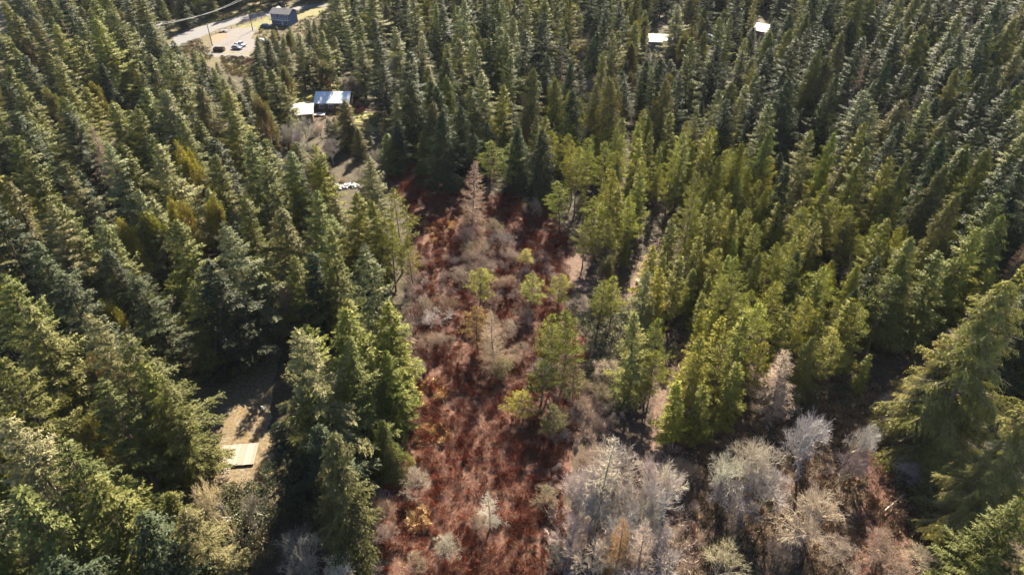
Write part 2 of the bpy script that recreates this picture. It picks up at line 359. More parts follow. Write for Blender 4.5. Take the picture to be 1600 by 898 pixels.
# ------------------------------------------------------------------ hand-placed trees
exec_list = [
 # left side
 ('big',61,322,25,4.8,'s'),('fir',100,308,24,3.8,'g'),('fir',10,288,24,4.2,'o'),('fir',160,222,26,4.2,'s'),('fir',192,222,24,3.8,'g'),
 ('fir',250,222,26,4.2,'s'),('leafy',290,218,22,2.6,'y'),('fir',330,240,24,3.6,'g'),('fir',210,300,22,3.4,'s'),('leafy',263,303,22,2.6,'y'),
 ('leafy',328,302,21,2.5,'y'),('leafy',195,343,20,2.6,'y'),('leafy',231,326,20,2.6,'y'),('fir',376,308,24,3.8,'g'),('fir',392,222,25,3.8,'g'),
 ('big',360,345,27,5.2,'s'),('fir',275,346,24,4.4,'g'),('fir',163,352,23,3.6,'g'),('big',2,424,27,5.4,'g'),('fir',172,378,22,3.6,'d'),
 ('fir',415,250,24,3.8,'g'),('fir',450,235,25,3.8,'g'),('fir',498,224,24,3.4,'l'),('leafy',460,285,20,2.6,'y'),('fir',427,316,24,4.0,'o'),
 ('fir',478,300,24,3.8,'g'),('fir',508,358,25,3.8,'g'),('big',574,240,22,5.0,'s'),('fir',548,300,22,3.6,'l'),('fir',585,312,20,3.0,'l'),
 ('pine',615,292,21,3.2,'l'),('pine',636,366,13,1.9,'y'),('pine',604,345,17,2.6,'l'),('fir',395,395,19,3.8,'g'),('fir',456,398,19,3.2,'g'),
 ('big',572,388,30,6.0,'s'),('fir',540,470,27,4.6,'l'),('big',480,500,30,7.0,'s'),('fir',536,530,25,4.2,'g'),('fir',598,470,22,3.6,'l'),
 ('fir',610,545,18,3.0,'l'),('cedar',510,683,24,4.8,'o'),('big',155,484,28,5.6,'s'),('big',210,512,27,6.4,'g'),('big',165,592,25,6.0,'g'),
 ('big',250,585,22,4.4,'g'),('fir',228,560,24,4.2,'l'),('fir',20,470,27,4.8,'g'),('big',8,560,27,5.8,'g'),('big',12,640,28,7.0,'s'),
 ('big',95,690,27,6.6,'g'),('fir',150,742,24,5.0,'g'),('fir',30,760,26,5.4,'g'),('big',285,800,17,4.6,'o'),('fir',215,800,20,4.8,'d'),
 ('fir',455,600,22,4.4,'g'),('fir',435,660,18,3.8,'d'),('cedar',590,655,13,2.6,'g'),('fir',100,420,25,4.4,'d'),('fir',330,400,24,4.6,'d'),
 ('fir',300,440,20,3.6,'g'),('fir',480,395,20,3.4,'d'),('fir',225,430,23,4.0,'d'),('fir',45,370,24,4.0,'d'),
 ('leafy',618,700,6,2.2,'l'),
 # top left and behind the meadow
 ('fir',415,60,18,3.4,'d'),('fir',435,55,19,3.6,'g'),('fir',462,50,20,3.8,'g'),('fir',478,30,16,2.6,'d'),('fir',500,45,20,4.0,'g'),
 ('cedar',640,122,22,6.2,'d'),('cedar',675,160,19,4.6,'o'),('fir',612,145,17,3.2,'s'),('fir',585,60,24,4.6,'d'),('fir',620,40,24,4.6,'s'),
 ('fir',540,35,22,4.4,'s'),('fir',560,60,20,3.8,'s'),('fir',655,55,22,4.2,'s'),('fir',600,95,20,4.2,'d'),('cedar',700,115,21,3.8,'g'),('fir',745,60,24,4.6,'s'),('fir',760,110,22,4.2,'s'),
 ('fir',710,60,24,4.2,'s'),('cedar',720,165,20,3.6,'d'),('fir',790,85,23,4.4,'g'),('cedar',830,105,24,4.6,'o'),('cedar',870,120,22,3.8,'g'),('cedar',900,140,22,4.4,'d'),
 ('cedar',960,120,25,4.6,'o'),('fir',845,180,18,3.2,'l'),('fir',780,130,22,3.8,'l'),('fir',735,135,20,3.4,'g'),('leafy',990,65,16,3.6,'o'),
 ('fir',425,108,18,4.2,'g'),('fir',445,130,16,3.4,'g'),('cedar',535,155,14,4.0,'o'),('cedar',548,180,10,2.8,'o'),('leafy',510,94,13,5.2,'o'),
 ('leafy',545,118,9,3.6,'v'),('pine',763,220,14,3.4,'l'),('pine',797,224,14,3.2,'l'),('pine',900,178,14,2.6,'l'),
 ('dead',735,250,18,4.4,'n'),('cedar',700,195,12,2.4,'o'),
 ('cedar',690,172,22,4.6,'d'),('cedar',850,200,20,4.4,'d'),('cedar',808,196,18,4.0,'d'),('cedar',618,185,15,3.5,'d'),('cedar',660,205,13,3.4,'g'),('cedar',740,205,15,3.6,'d'),
 ('fir',300,76,15,3.4,'g'),('fir',318,92,15,3.4,'d'),('fir',288,88,16,3.6,'s'),('fir',336,108,15,3.4,'g'),('fir',272,62,15,3.4,'d'),('fir',398,78,15,3.4,'d'),('fir',405,104,15,3.4,'g'),('fir',382,122,15,3.6,'g'),
 ('bare',498,184,7,3.4,'p'),('bare',455,200,9,4.0,'p'),('bare',515,215,8,3.8,'k'),('fir',602,206,12,3.0,'g'),('bare',580,232,6,3.0,'k'),('shrub',560,262,3,2.2,'v'),('bare',480,215,8,3.8,'k'),('cedar',560,200,9,2.6,'o'),('fir',1050,92,9,3.0,'d'),
 # pines of the middle
 ('pine',903,230,18,2.9,'l'),('pine',877,282,14,2.7,'l'),('pine',921,214,18,2.6,'l'),('pine',942,220,18,2.6,'l'),('pine',955,267,18,2.2,'y'),
 ('pine',1000,268,17,2.8,'l'),('pine',936,308,16,2.8,'y'),('pine',985,306,16,2.6,'y'),('pine',970,290,17,2.4,'l'),('pine',916,345,12,2.2,'l'),
 ('pine',950,340,14,2.4,'l'),('pine',1017,383,13,2.4,'y'),('pine',1053,338,16,2.6,'l'),('pine',1085,300,18,2.8,'l'),('pine',1143,324,17,2.4,'y'),
 ('pine',1115,316,17,2.6,'l'),('pine',1068,225,18,2.8,'l'),('pine',1152,334,16,2.2,'l'),('pine',1183,350,16,2.4,'l'),('cedar',1157,222,22,3.4,'l'),
 ('cedar',1125,240,20,3.0,'g'),('pine',1095,370,14,2.4,'y'),('pine',1120,385,14,2.4,'y'),('pine',1060,400,15,2.4,'l'),
 ('pine',750,418,9,2.7,'y'),('pine',830,430,8.5,2.3,'y'),('pine',875,427,8.5,2.2,'y'),('pine',822,388,5,1.5,'y'),('pine',862,510,6,1.6,'o'),
 ('pine',940,437,12,2.4,'l'),('pine',962,433,12,2.2,'y'),('pine',887,483,17,2.8,'l'),('pine',868,490,16,2.4,'l'),('pine',817,613,6.5,2.3,'y'),
 ('pine',745,478,11,2.5,'b'),('dead',771,488,13,3.6,'n'),('pine',785,560,5,1.8,'o'),
 ('fir',1003,488,20,4.0,'a'),('pine',850,560,10,2.4,'l'),('pine',897,566,9,2.2,'o'),('pine',868,632,9,1.9,'o'),('pine',1021,545,13,2.0,'y'),('pine',1035,500,15,2.3,'l'),('fir',1012,420,16,2.6,'s'),
 ('pine',1130,521,17,2.7,'l'),('pine',1085,549,15,2.7,'y'),('pine',1066,600,13,2.5,'y'),('pine',1105,600,13,2.4,'l'),('pine',1185,473,17,2.8,'y'),
 ('pine',1155,560,15,2.6,'l'),('pine',1262,462,17,2.6,'y'),('pine',1240,476,17,2.6,'l'),('pine',1335,463,17,3.0,'y'),('pine',1352,477,16,2.8,'l'),
 ('pine',1215,440,17,2.6,'y'),('pine',1290,440,17,2.6,'l'),('cedar',1275,520,15,3.0,'g'),('pine',1310,520,14,2.6,'l'),
 ('pine',1303,308,18,2.8,'l'),('pine',1333,322,17,2.6,'l'),('fir',1385,342,20,3.4,'l'),('cedar',1430,370,22,4.2,'s'),
 ('cedar',1488,302,25,4.4,'o'),('cedar',1545,228,26,4.4,'g'),('cedar',1470,255,25,4.2,'o'),('fir',1260,200,24,4.0,'s'),('cedar',1200,200,24,3.8,'g'),
 ('cedar',1305,205,26,3.8,'l'),('fir',1355,140,24,4.4,'s'),('fir',1375,165,22,4.2,'s'),('fir',1390,240,23,3.6,'l'),('cedar',1420,250,24,3.6,'o'),
 ('cedar',1390,90,25,3.6,'d'),('cedar',1275,75,26,4.0,'g'),('cedar',1310,115,24,3.4,'d'),('cedar',1500,105,24,3.6,'s'),('fir',1560,300,26,4.4,'g'),
 ('fir',1450,155,24,4.2,'s'),('cedar',1575,340,25,4.2,'g'),('fir',1530,350,24,4.0,'l'),('cedar',1230,255,22,3.6,'d'),('cedar',1340,255,22,3.6,'g'),
 ('pine',1400,430,19,3.0,'g'),('cedar',1410,395,21,4.2,'g'),('fir',1380,400,18,3.0,'d'),
 # right edge giant and its neighbour
 ('cedarbig',1592,440,34,8.2,'a'),('cedarbig',1515,505,24,5.6,'a'),('cedarbig',1465,575,17,4.4,'o'),('big',1600,778,22,5.4,'g'),('cedarbig',1640,620,28,6.5,'a'),('big',1560,862,16,4.0,'g'),
 # bare and dying trees of the bottom
 ('dead',1232,545,15,3.6,'e'),('dead',1190,700,7,2.2,'k'),
 ('bare',1287,630,16,5.6,'p'),('bare',1182,672,13,5.2,'p'),('bare',1135,715,10,4.2,'p'),('bare',1285,775,11,5.0,'q'),('bare',1130,855,8,3.8,'q'),
 ('bare',985,690,15,5.6,'p'),('bare',950,705,14,4.6,'p'),('bare',1015,715,14,4.6,'p'),('bare',1052,722,12,3.8,'p'),('bare',905,752,10,3.8,'p'),('bare',935,835,9,4,'p'),('bare',1045,832,10,4,'p'),('bare',990,868,9,4,'p'),('bare',998,770,12,4.4,'p'),('bare',1215,720,11,4.4,'p'),('bare',1350,645,11,4.2,'p'),('bare',1155,745,9,4,'k'),('bare',930,735,12,4.2,'p'),('bare',1025,760,13,4.4,'p'),('bare',890,800,8,3.4,'p'),('bare',960,800,12,4.4,'p'),
 ('bare',1330,700,9,3.8,'k'),('snag',945,672,21,3.6,'q'),('dead',1010,800,16,2.6,'e'),('dead',975,810,15,2.6,'b'),
 ('snag',765,770,8,2.2,'w'),('bare',330,738,12,4.0,'q'),('bare',455,815,12,5.6,'k'),('bare',520,860,8,4.0,'p'),('bare',405,770,6,3.4,'v'),
 ('bare',655,170,13,3.0,'k'),('bare',470,175,12,4.6,'k'),('bare',440,190,9,3.4,'p'),('bare',430,430,14,3.6,'v'),('bare',1440,590,8,3.0,'k'),('bare',1400,600,8,3.2,'k'),
 ('bare',1490,640,10,4.0,'k'),
 # shrubs
 ('shrub',832,308,5,3.0,'p'),('shrub',725,350,5,3.6,'p'),('shrub',780,360,5.5,3.8,'k'),('shrub',752,400,5,3.8,'p'),('shrub',715,415,4,3.2,'p'),('shrub',770,450,4.5,3.4,'p'),('shrub',800,500,4.5,3,'p'),('shrub',660,460,5,3,'p'),('shrub',690,520,4,2.8,'p'),('shrub',650,560,4,2.6,'w'),('shrub',765,340,6,4.2,'p'),('shrub',745,375,5,4.0,'p'),('shrub',795,385,5,3.4,'k'),('shrub',740,390,4.5,3.2,'p'),
 ('shrub',790,430,4,3.2,'p'),('shrub',680,485,4.5,3.2,'w'),('shrub',665,520,4,2.8,'p'),('shrub',700,460,4,2.6,'p'),('shrub',820,480,4,2.8,'p'),('shrub',815,535,4,2.4,'p'),
 ('shrub',840,560,3.5,2.4,'k'),('shrub',955,562,4.5,3.0,'q'),('shrub',940,600,4,2.8,'p'),('shrub',905,620,4,2.4,'p'),('shrub',640,735,5,2.8,'w'),
 ('shrub',690,835,4.5,2.6,'w'),('shrub',745,800,3.5,2.4,'p'),('shrub',600,820,5,2.6,'p'),('shrub',597,780,5,2.2,'p'),('shrub',640,870,4,2.6,'p'),('shrub',860,760,4,2.6,'p'),
 ('shrub',870,850,4,2.8,'q'),('shrub',1420,720,4,3.0,'w'),('shrub',1400,660,4,2.8,'p'),('shrub',1380,830,4,3.4,'p'),('shrub',1450,860,4,3.2,'q'),
 ('shrub',1400,870,4,3.6,'p'),('shrub',1330,850,4,3.2,'p'),('shrub',700,240,4,2.6,'p'),('shrub',620,620,4,2.2,'p'),('shrub',625,570,4,2.4,'p'),
 ('shrub',905,460,4,2.8,'k'),('shrub',600,690,4,2.2,'v'),('shrub',1170,790,4,2.8,'k'),('shrub',1230,850,4,3.0,'v'),('shrub',1075,720,5,2.6,'p'),
]
for a in exec_list:
    a = list(a)
    if a[0] in ('fir', 'big') and a[2] < 480: a[4] *= 1.15
    if a[0] == 'cedar' and a[2] < 200: a[4] *= 1.1
    if a[0] == 'shrub' and a[5] == 'p': a[5] = 'm'
    if a[0] == 'fir' and a[1] < 640 and a[2] > 200: a[4] *= 1.12
    if a[0] == 'leafy' and a[3] > 18: a[4] *= 1.25; a[3] -= 2
    if a[0] == 'pine': a[4] *= 1.15
    put(*a)

# ------------------------------------------------------------------ open ground (photo pixels) that no filler tree may hide
def inpoly(P, x, y):
    c = False; n = len(P)
    for i in range(n):
        x1, y1 = P[i]; x2, y2 = P[i - 1]
        if (y1 > y) != (y2 > y) and x < (x2 - x1) * (y - y1) / (y2 - y1) + x1: c = not c
    return c
OPEN = dict(
 meadow=[(625,300),(720,285),(745,330),(800,320),(850,320),(880,390),(915,395),(900,470),(990,480),(1000,600),(985,660),(900,700),(900,900),(590,900),(590,760),(612,640),(640,540),(650,430),(640,340),(600,270)],
 drive=[(262,560),(425,552),(418,620),(400,690),(410,740),(340,740),(320,700),(334,640),(280,600)],
 drive2=[(70,590),(130,590),(130,640),(70,660)],
 lot=[(262,70),(268,56),(310,40),(345,27),(400,15),(440,9),(512,0),(512,14),(470,22),(405,46),(388,84),(396,104),(372,110),(335,84)],
 house=[(425,12),(468,12),(470,40),(425,40)], yard=[(470,14),(500,10),(500,20),(470,26)],
 shed=[(470,132),(545,130),(550,160),(592,172),(596,200),(570,203),(550,178),(500,184),(478,178)],
 white=[(1016,49),(1042,49),(1038,74),(1014,74)], white2=[(1103,50),(1115,50),(1115,64),(1103,64)], pale=[(1180,28),(1202,34),(1198,56),(1184,52)],
 path=[(1010,600),(1045,560),(1040,640),(1020,720),(1005,720)], trail=[(885,395),(925,390),(935,430),(900,460)], trail2=[(985,400),(1030,355),(1050,350),(1010,420),(985,470)],
 low=[(870,690),(1090,640),(1110,690),(1200,640),(1360,620),(1480,640),(1500,740),(1480,900),(860,900)],
 junction=[(1360,560),(1440,540),(1460,640),(1350,660)],
 pilew=[(520,270),(555,270),(555,300),(520,300)],
)
OPENL = list(OPEN.values())
NOBASE = [[(590,262),(700,250),(760,300),(850,300),(900,330),(900,460),(1000,480),(1000,650),(900,720),(900,900),(590,900)]]
PINEZ = [(850,260),(1010,240),(1180,330),(1290,360),(1420,430),(1400,600),(1300,660),(1200,680),(1060,690),(1010,620),(1000,520),(960,430),(900,400)]
BARE_ZONE = [(860,660),(1010,640),(1100,720),(1350,660),(1420,600),(1500,700),(1600,830),(1600,1200),(400,1200),(400,898),(600,898),(640,700)]

hand = [t for t in TREES if t['kind'] != 'shrub']
HX = np.array([t['x'] for t in TREES]); HY = np.array([t['y'] for t in TREES]); HR = np.array([t['r'] for t in TREES])
# points of the hand-placed trees that must stay visible
vis = []
for t in hand:
    for s in (.06, .3, .5):
        u, v, d = px(t['x'], t['y'], t['h'] * (1 - s)); vis.append((u, v, d))
for t in TREES:
    if t['kind'] == 'shrub': u, v, d = px(t['x'], t['y'], t['h'] * .6); vis.append((u, v, d))
VIS = np.array(vis)

def covers(x, y, h, r):
    ut, vt, dt = px(x, y, h); ub, vb, db = px(x, y, 0)
    ax = np.array([ub - ut, vb - vt]); L = np.hypot(*ax); ax /= L; wpx = r / db * F
    rel = VIS[:, :2] - [ut, vt]; s = rel @ ax; dd = np.abs(rel[:, 0] * -ax[1] + rel[:, 1] * ax[0])
    k = (s > -2) & (s < L) & (dd < wpx * np.clip(s / L, 0, 1) ** .75 + 2) & (VIS[:, 2] > (dt + db) / 2 + 2)
    if k.any(): return True
    for s in np.linspace(0, 1, 9):
        w_ = wpx * s ** .75 * .8
        for o in (-1, 0, 1):
            if o and s == 0: continue
            uu = ut + ax[0] * L * s - ax[1] * w_ * o; vv = vt + ax[1] * L * s + ax[0] * w_ * o
            for P in OPENL:
                if inpoly(P, uu, vv): return True
    return False

rf = random.Random(5)
# ground the sun reaches in the photograph: no filler tree may stand in the sun's way
TE = math.tan(SUN_EL); SX, SY = math.sin(SUN_AZ), math.cos(SUN_AZ)
LIT = [at(*q)[:2] for q in ((355,700),(385,710),(375,690),(582,190),(570,185),(500,150),(520,143),(540,150),(470,160),(495,180),(560,280),(540,292),(670,310),(690,360),(660,350),
       (700,400),(760,360),(790,400),(900,420),(890,440),(1000,420),(1040,600),(1030,640),(1025,690),(370,105),(350,85),(370,65),(330,65),(345,40),(400,40),(440,20),(470,22),(300,60),(1034,56),(1190,42),(95,625),(560,190))]
def blocks_sun(x, y, h, r):
    for a, b in LIT:
        dx, dy = x - a, y - b; d = dx * SX + dy * SY
        if d < -1 or d > h / TE + 2: continue
        z = max(0, d) * TE; o = abs(dx * SY - dy * SX)
        if o < r * max(0, 1 - z / h) ** .7 + .8: return True
    return False
accepted = []
grid = {}
def near(x, y, d):
    gx, gy = int(x // 6), int(y // 6)
    for i in range(gx - 1, gx + 2):
        for j in range(gy - 1, gy + 2):
            for (a, b, c) in grid.get((i, j), ()):
                if (a - x) ** 2 + (b - y) ** 2 < (d * .5 + c * .5) ** 2: return True
    return False
for _ in range(16000):
    y = rf.uniform(26, 430); hw = .86 * (y * cP + CAM_H * sP) * .75 + 22
    x = rf.uniform(-hw, hw)
    if rf.random() > hw / 260 + .25: continue
    ub, vb, db = px(x, y, 0)
    if any(inpoly(P, ub, vb) for P in NOBASE) or inpoly(BARE_ZONE, ub, vb): continue
    pz = inpoly(PINEZ, ub, vb)
    fld = math.sin(x * .11 + 1.3 * math.sin(y * .07)) + math.sin(y * .13 + 1.7 * math.sin(x * .05))
    if fld > 1.15 and not pz: continue
    q = rf.random()
    if pz: kind = 'pine' if q < .86 else 'cedar'
    elif ub > 1130: kind = 'cedar' if q < .48 else ('fir' if q < .93 else 'pine')
    elif ub > 640: kind = 'cedar' if q < .3 else ('fir' if q < .93 else 'leafy')
    else: kind = 'fir' if q < .84 else ('cedar' if q < .91 else 'leafy')
    if pz: h = rf.uniform(12, 18); r = h * rf.uniform(.14, .18); d = 3.3
    elif kind == 'leafy': h = rf.uniform(13, 19); r = h * .2; d = 6.5
    else: h = rf.choice((rf.uniform(12, 19), rf.uniform(19, 25), rf.uniform(21, 29))); r = min(5.8, h * rf.uniform(.18, .25)); d = 6.3 if h > 17 else 5
    if kind in ('fir', 'cedar') and not pz and ub > 1130: r = min(6.2, r * 1.12); d *= 1.1
    if kind in ('fir', 'cedar') and not pz and ub < 650: r = min(6.8, r * 1.15); d *= 1.13
    if kind == 'pine' and not pz: h *= .8; r = h * .16
    if rf.random() < .018 and not pz: kind = rf.choice(('dead', 'snag', 'bare')); h = rf.uniform(15, 22) if kind != 'bare' else 13; r = h * .15 if kind != 'bare' else 4.5
    if near(x, y, d): continue
    if ((HX - x) ** 2 + (HY - y) ** 2 < (.55 * (HR + r)) ** 2).any(): continue
    if blocks_sun(x, y, h, r): continue
    if covers(x, y, h, r):
        h *= .62; r *= .7
        if covers(x, y, h, r):
            h *= .62; r *= .75
            if covers(x, y, h, r) or pz: continue
    tone = {'fir': rf.choice('ggodglgsd' if ub < 620 else ('gdsdgddl' if ub < 1150 else ('ddgdddd' if vb < 330 else 'gsdgd'))), 'cedar': rf.choice('gdogl' if vb > 330 else 'gdod'), 'pine': rf.choice('lyll'), 'leafy': rf.choice('yool'), 'dead': 'n', 'snag': 'v', 'bare': 'k'}[kind]
    accepted.append(put(kind, 0, 0, h, r, tone, xy=(x, y), hand=False)); grid.setdefault((int(x // 6), int(y // 6)), []).append((x, y, d))

# ------------------------------------------------------------------ which fillers are objects of their own
def onscreen(t):
    u, v, d = px(t['x'], t['y'], t['h'] * .8); return -15 < u < 1615 and -10 < v < 915
LIMIT = dict(fir_tree=292, cedar_tree=170, pine_tree=230, broadleaf_tree=70, bare_tree=90, bare_shrub=120, dead_conifer=60, dying_conifer=60)
cnt = {}
order = [t for t in TREES if t['hand']] + sorted([t for t in TREES if not t['hand'] and onscreen(t)], key=lambda t: px(t['x'], t['y'], t['h'])[2] / t['h'])
for t in TREES:
    if t['hand'] and blocks_sun(t['x'], t['y'], t['h'], t['r'] * .7): pass
rest = [t for t in TREES if not t['hand'] and not onscreen(t)]
solo = []
for t in order:
    n = NAMES[t['kind']]
    if cnt.get(n, 0) < LIMIT[n] and (t['hand'] or True): cnt[n] = cnt.get(n, 0) + 1; solo.append(t)
    else: rest.append(t)
print('TREES solo', len(solo), cnt, 'rest', len(rest))

# ------------------------------------------------------------------ labels
LM = [(445,25,'the blue house'),(372,60,'the gravel parking lot'),(332,55,'the left roadside pole'),(520,150,'the pale metal roof'),(572,190,'the small yellow lawn'),
 (1035,60,'the white roofed house'),(1110,58,'the light blue shed'),(1185,48,'the cream roofed house'),(735,300,'the dead brown conifer'),(685,360,'the tan bracken patch'),
 (770,370,'the grey bare thicket'),(905,425,'the curved trail end'),(1012,400,'the upper trail'),(1030,620,'the narrow dirt path'),(370,710,'the plank platform'),
 (340,600,'the shaded driveway'),(100,610,'the left driveway bend'),(540,290,'the pale stone pile'),(832,325,'the pink round shrub'),(660,260,'the shaded top of the meadow'),
 (750,445,'the lone meadow pine'),(770,540,'the rusty conifer in the meadow'),(865,600,'the tall leaning pine'),(1000,560,'the pale fir by the path'),(1228,600,'the pale dead conifer'),
 (1290,690,'the large bare tree'),(1290,820,'the lichen covered bare tree'),(980,780,'the bare grove'),(1540,560,'the giant tree at right edge'),(765,810,'the white dead sapling'),
 (480,620,'the big silvery fir'),(545,780,'the brown cedar at bottom'),(1400,740,'the rusty gap lower right'),(640,170,'the broad dark cedar'),(590,450,'the tall fir by the meadow'),
 (60,370,'the layered silvery fir'),(335,350,'the thin trunked broadleaf'),(100,120,'the upper left slope'),(160,640,'the twin fir clump'),(1430,400,'the pale cedar mid right'),
 (1160,280,'the green cedar pair'),(960,330,'the island of pines'),(510,110,'the spreading brown tree'),(240,40,'the power line pole'),(820,60,'the top middle forest'),
 (1370,150,'the silvery fir trio upper right'),(1500,140,'the dark stand upper right'),(1270,100,'the ridge of cedars'),(1200,420,'the yellow pine stand'),(1540,320,'the right edge cedars'),(900,170,'the dark cedars behind pines'),
 (80,800,'the lower left firs'),(230,260,'the left hillside crest')]
TN = dict(g='green', d='dark green', s='silvery green', y='yellow green', l='bright green', o='olive', b='rusty', p='pinkish grey', q='lichen yellow', r='red brown', w='whitish', k='dull grey', m='pinkish brown', n='brown', v='brown grey', a='pale olive', e='tan')
ORD = ['first','second','third','fourth','fifth','sixth','seventh','eighth','ninth','tenth','eleventh','twelfth','thirteenth','fourteenth','fifteenth','sixteenth','seventeenth','eighteenth','nineteenth','twentieth']
def auto_label(t):
    u, v, _ = px(t['x'], t['y'], t['h'] * .7)
    best = min(LM, key=lambda a: math.hypot(a[0] - u, (a[1] - v)))
    du, dv = u - best[0], v - best[1]; D = math.hypot(du, dv)
    if D < 18: rel = 'right beside'
    else:
        a = math.degrees(math.atan2(-dv, du)) % 360
        rel = ['right of', 'behind and right of', 'behind', 'behind and left of', 'left of', 'in front and left of', 'in front of', 'in front and right of'][int((a + 22.5) // 45) % 8]
        rel = ('close ' if D < 45 else ('' if D < 95 else 'well ')) + rel
        rel = rel.strip()
    kind = CAT[t['kind']]
    size = {True: 'tall', False: 'mid sized'}[t['h'] > (22 if kind in ('fir', 'cedar') else 15 if kind != 'bare shrub' else 4.2)]
    if t['h'] < (17 if kind in ('fir', 'cedar') else 11 if kind != 'bare shrub' else 3): size = 'short'
    shape = 'broad ' if t['r'] / t['h'] > .19 and kind != 'bare shrub' else ('slim ' if t['r'] / t['h'] < .15 else '')
    if len((shape + TN[t['tone']] + ' ' + kind + ' ' + rel + ' ' + best[2]).split()) > 11 and size == 'mid sized': size = 'medium'
    if len((shape + TN[t['tone']] + ' ' + kind + ' ' + rel + ' ' + best[2]).split()) > 12: shape = ''
    return f"{size} {shape}{TN[t['tone']]} {kind} {rel} {best[2]}"
for t in solo:
    if not t['label']: t['label'] = auto_label(t)
by = {}
for t in solo: by.setdefault(t['label'], []).append(t)
for lab, ts in by.items():
    if len(ts) > 1:
        ts.sort(key=lambda t: t['u'])
        for i, t in enumerate(ts):
            if len(ts) == 2: t['label'] = lab + (', left one' if i == 0 else ', right one')
            elif i == len(ts) - 1: t['label'] = lab + ', rightmost'
            else: t['label'] = lab + (', leftmost' if i == 0 else f', {ORD[min(i, 19)]} from left')
for t in solo:
    for wd_ in ('medium ', 'mid sized ', 'broad ', 'slim ', 'tall ', 'short ', 'well ', 'close ', 'bright ', 'dark ', 'silvery '):
        if len(t['label'].split()) > 15: t['label'] = t['label'].replace(wd_, '', 1)
by = {}
for t in solo: by.setdefault(t['label'], []).append(t)
for lab, ts in by.items():
    if len(ts) > 1:
        for t, wd_ in zip(sorted(ts, key=lambda t: t['u']), ('left one', 'right one')): t['label'] = ' '.join(lab.split()[:14]) + ' ' + wd_
GROUP = dict(fir_tree='firs of the forest', cedar_tree='cedars of the forest', pine_tree='pines around the meadow', broadleaf_tree='evergreen broadleaf trees among the firs', bare_tree='bare deciduous trees',
             bare_shrub='bare shrubs in the meadow and scrub', dead_conifer='dead conifers', dying_conifer='dying lichen covered conifers')

# ------------------------------------------------------------------ plant them
def jit(c, k, rr):
    f = 1 + rr.uniform(-k, k); return (c[0] * f * (1 + rr.uniform(-.1, .1)), c[1] * f, c[2] * f * (1 + rr.uniform(-.15, .15)), 1)
for t in solo:
    p = rf.choice(PR[t['kind']]); n = NAMES[t['kind']]
    if t['kind'] == 'pine': p = rf.choice(PR['pine'][:2] if t['u'] < 970 or rf.random() < .3 else PR['pine'])
    root = empty(n, (t['x'], t['y'], -.1), rf.uniform(0, 6.28)); root.scale = (t['r'] / p['r'] * rf.uniform(.88, 1.12), t['r'] / p['r'] * rf.uniform(.88, 1.12), t['h'] / p['h']); root.rotation_euler = (R(rf.gauss(0, 1.6)), R(rf.gauss(0, 1.6)), root.rotation_euler.z)
    tag(root, t['label'], CAT[t['kind']], GROUP[n])
    a = bpy.data.objects.new('trunk', p['tm']); COL.objects.link(a); a.parent = root; a.color = jit(BARK[t['kind']], .25, rf)
    b = bpy.data.objects.new('crown', p['cm']); COL.objects.link(b); b.parent = root; b.color = jit(TONE[t['tone']], .22, rf)

# the rest of the forest: one object of instanced trees
FAR = []
for k in ('fir', 'cedar', 'pine', 'leafy'):
    for p in (PR[k][:3] if k == 'fir' else PR[k][-2:]):
        o = bpy.data.objects.new('forest_tree_shape', far_mesh(p)); FAR.append((k, p, o))
fv, fi, fs, fr, ft = [], [], [], [], []
for t in rest:
    c = [i for i, f in enumerate(FAR) if f[0] == ('fir' if t['kind'] == 'big' else t['kind'])]
    if not c: continue
    i = rf.choice(c); p = FAR[i][1]
    fv.append((t['x'], t['y'], -.1)); fi.append(i); fs.append((t['r'] / p['r'], t['r'] / p['r'], t['h'] / p['h'])); fr.append((R(rf.gauss(0, 1.6)), R(rf.gauss(0, 1.6)), rf.uniform(0, 6.28))); ft.append(jit(TONE[t['tone']], .22, rf))
me = bpy.data.meshes.new('distant_forest'); me.from_pydata(fv, [], [])
def attr(n, ty, data):
    a = me.attributes.new(n, ty, 'POINT'); key = dict(INT='value', FLOAT_VECTOR='vector', FLOAT_COLOR='color')[ty]
    a.data.foreach_set(key, np.array(data, dtype=np.int32 if ty == 'INT' else np.float32).ravel())
attr('variant', 'INT', fi); attr('size', 'FLOAT_VECTOR', fs); attr('turn', 'FLOAT_VECTOR', fr); attr('tint', 'FLOAT_COLOR', ft)
df = bpy.data.objects.new('distant_forest', me); COL.objects.link(df)
tag(df, 'distant and half hidden trees filling out the conifer forest', 'forest', kind='stuff')
g = bpy.data.node_groups.new('forest', 'GeometryNodeTree'); g.is_modifier = True
g.interface.new_socket('Geometry', in_out='INPUT', socket_type='NodeSocketGeometry'); g.interface.new_socket('Geometry', in_out='OUTPUT', socket_type='NodeSocketGeometry')
gi = g.nodes.new('NodeGroupInput'); go = g.nodes.new('NodeGroupOutput'); jn = g.nodes.new('GeometryNodeJoinGeometry')
def na(name, ty):
    n = g.nodes.new('GeometryNodeInputNamedAttribute'); n.data_type = ty; n.inputs[0].default_value = name; return n.outputs[0]
sv, ss, sr = na('variant', 'INT'), na('size', 'FLOAT_VECTOR'), na('turn', 'FLOAT_VECTOR')
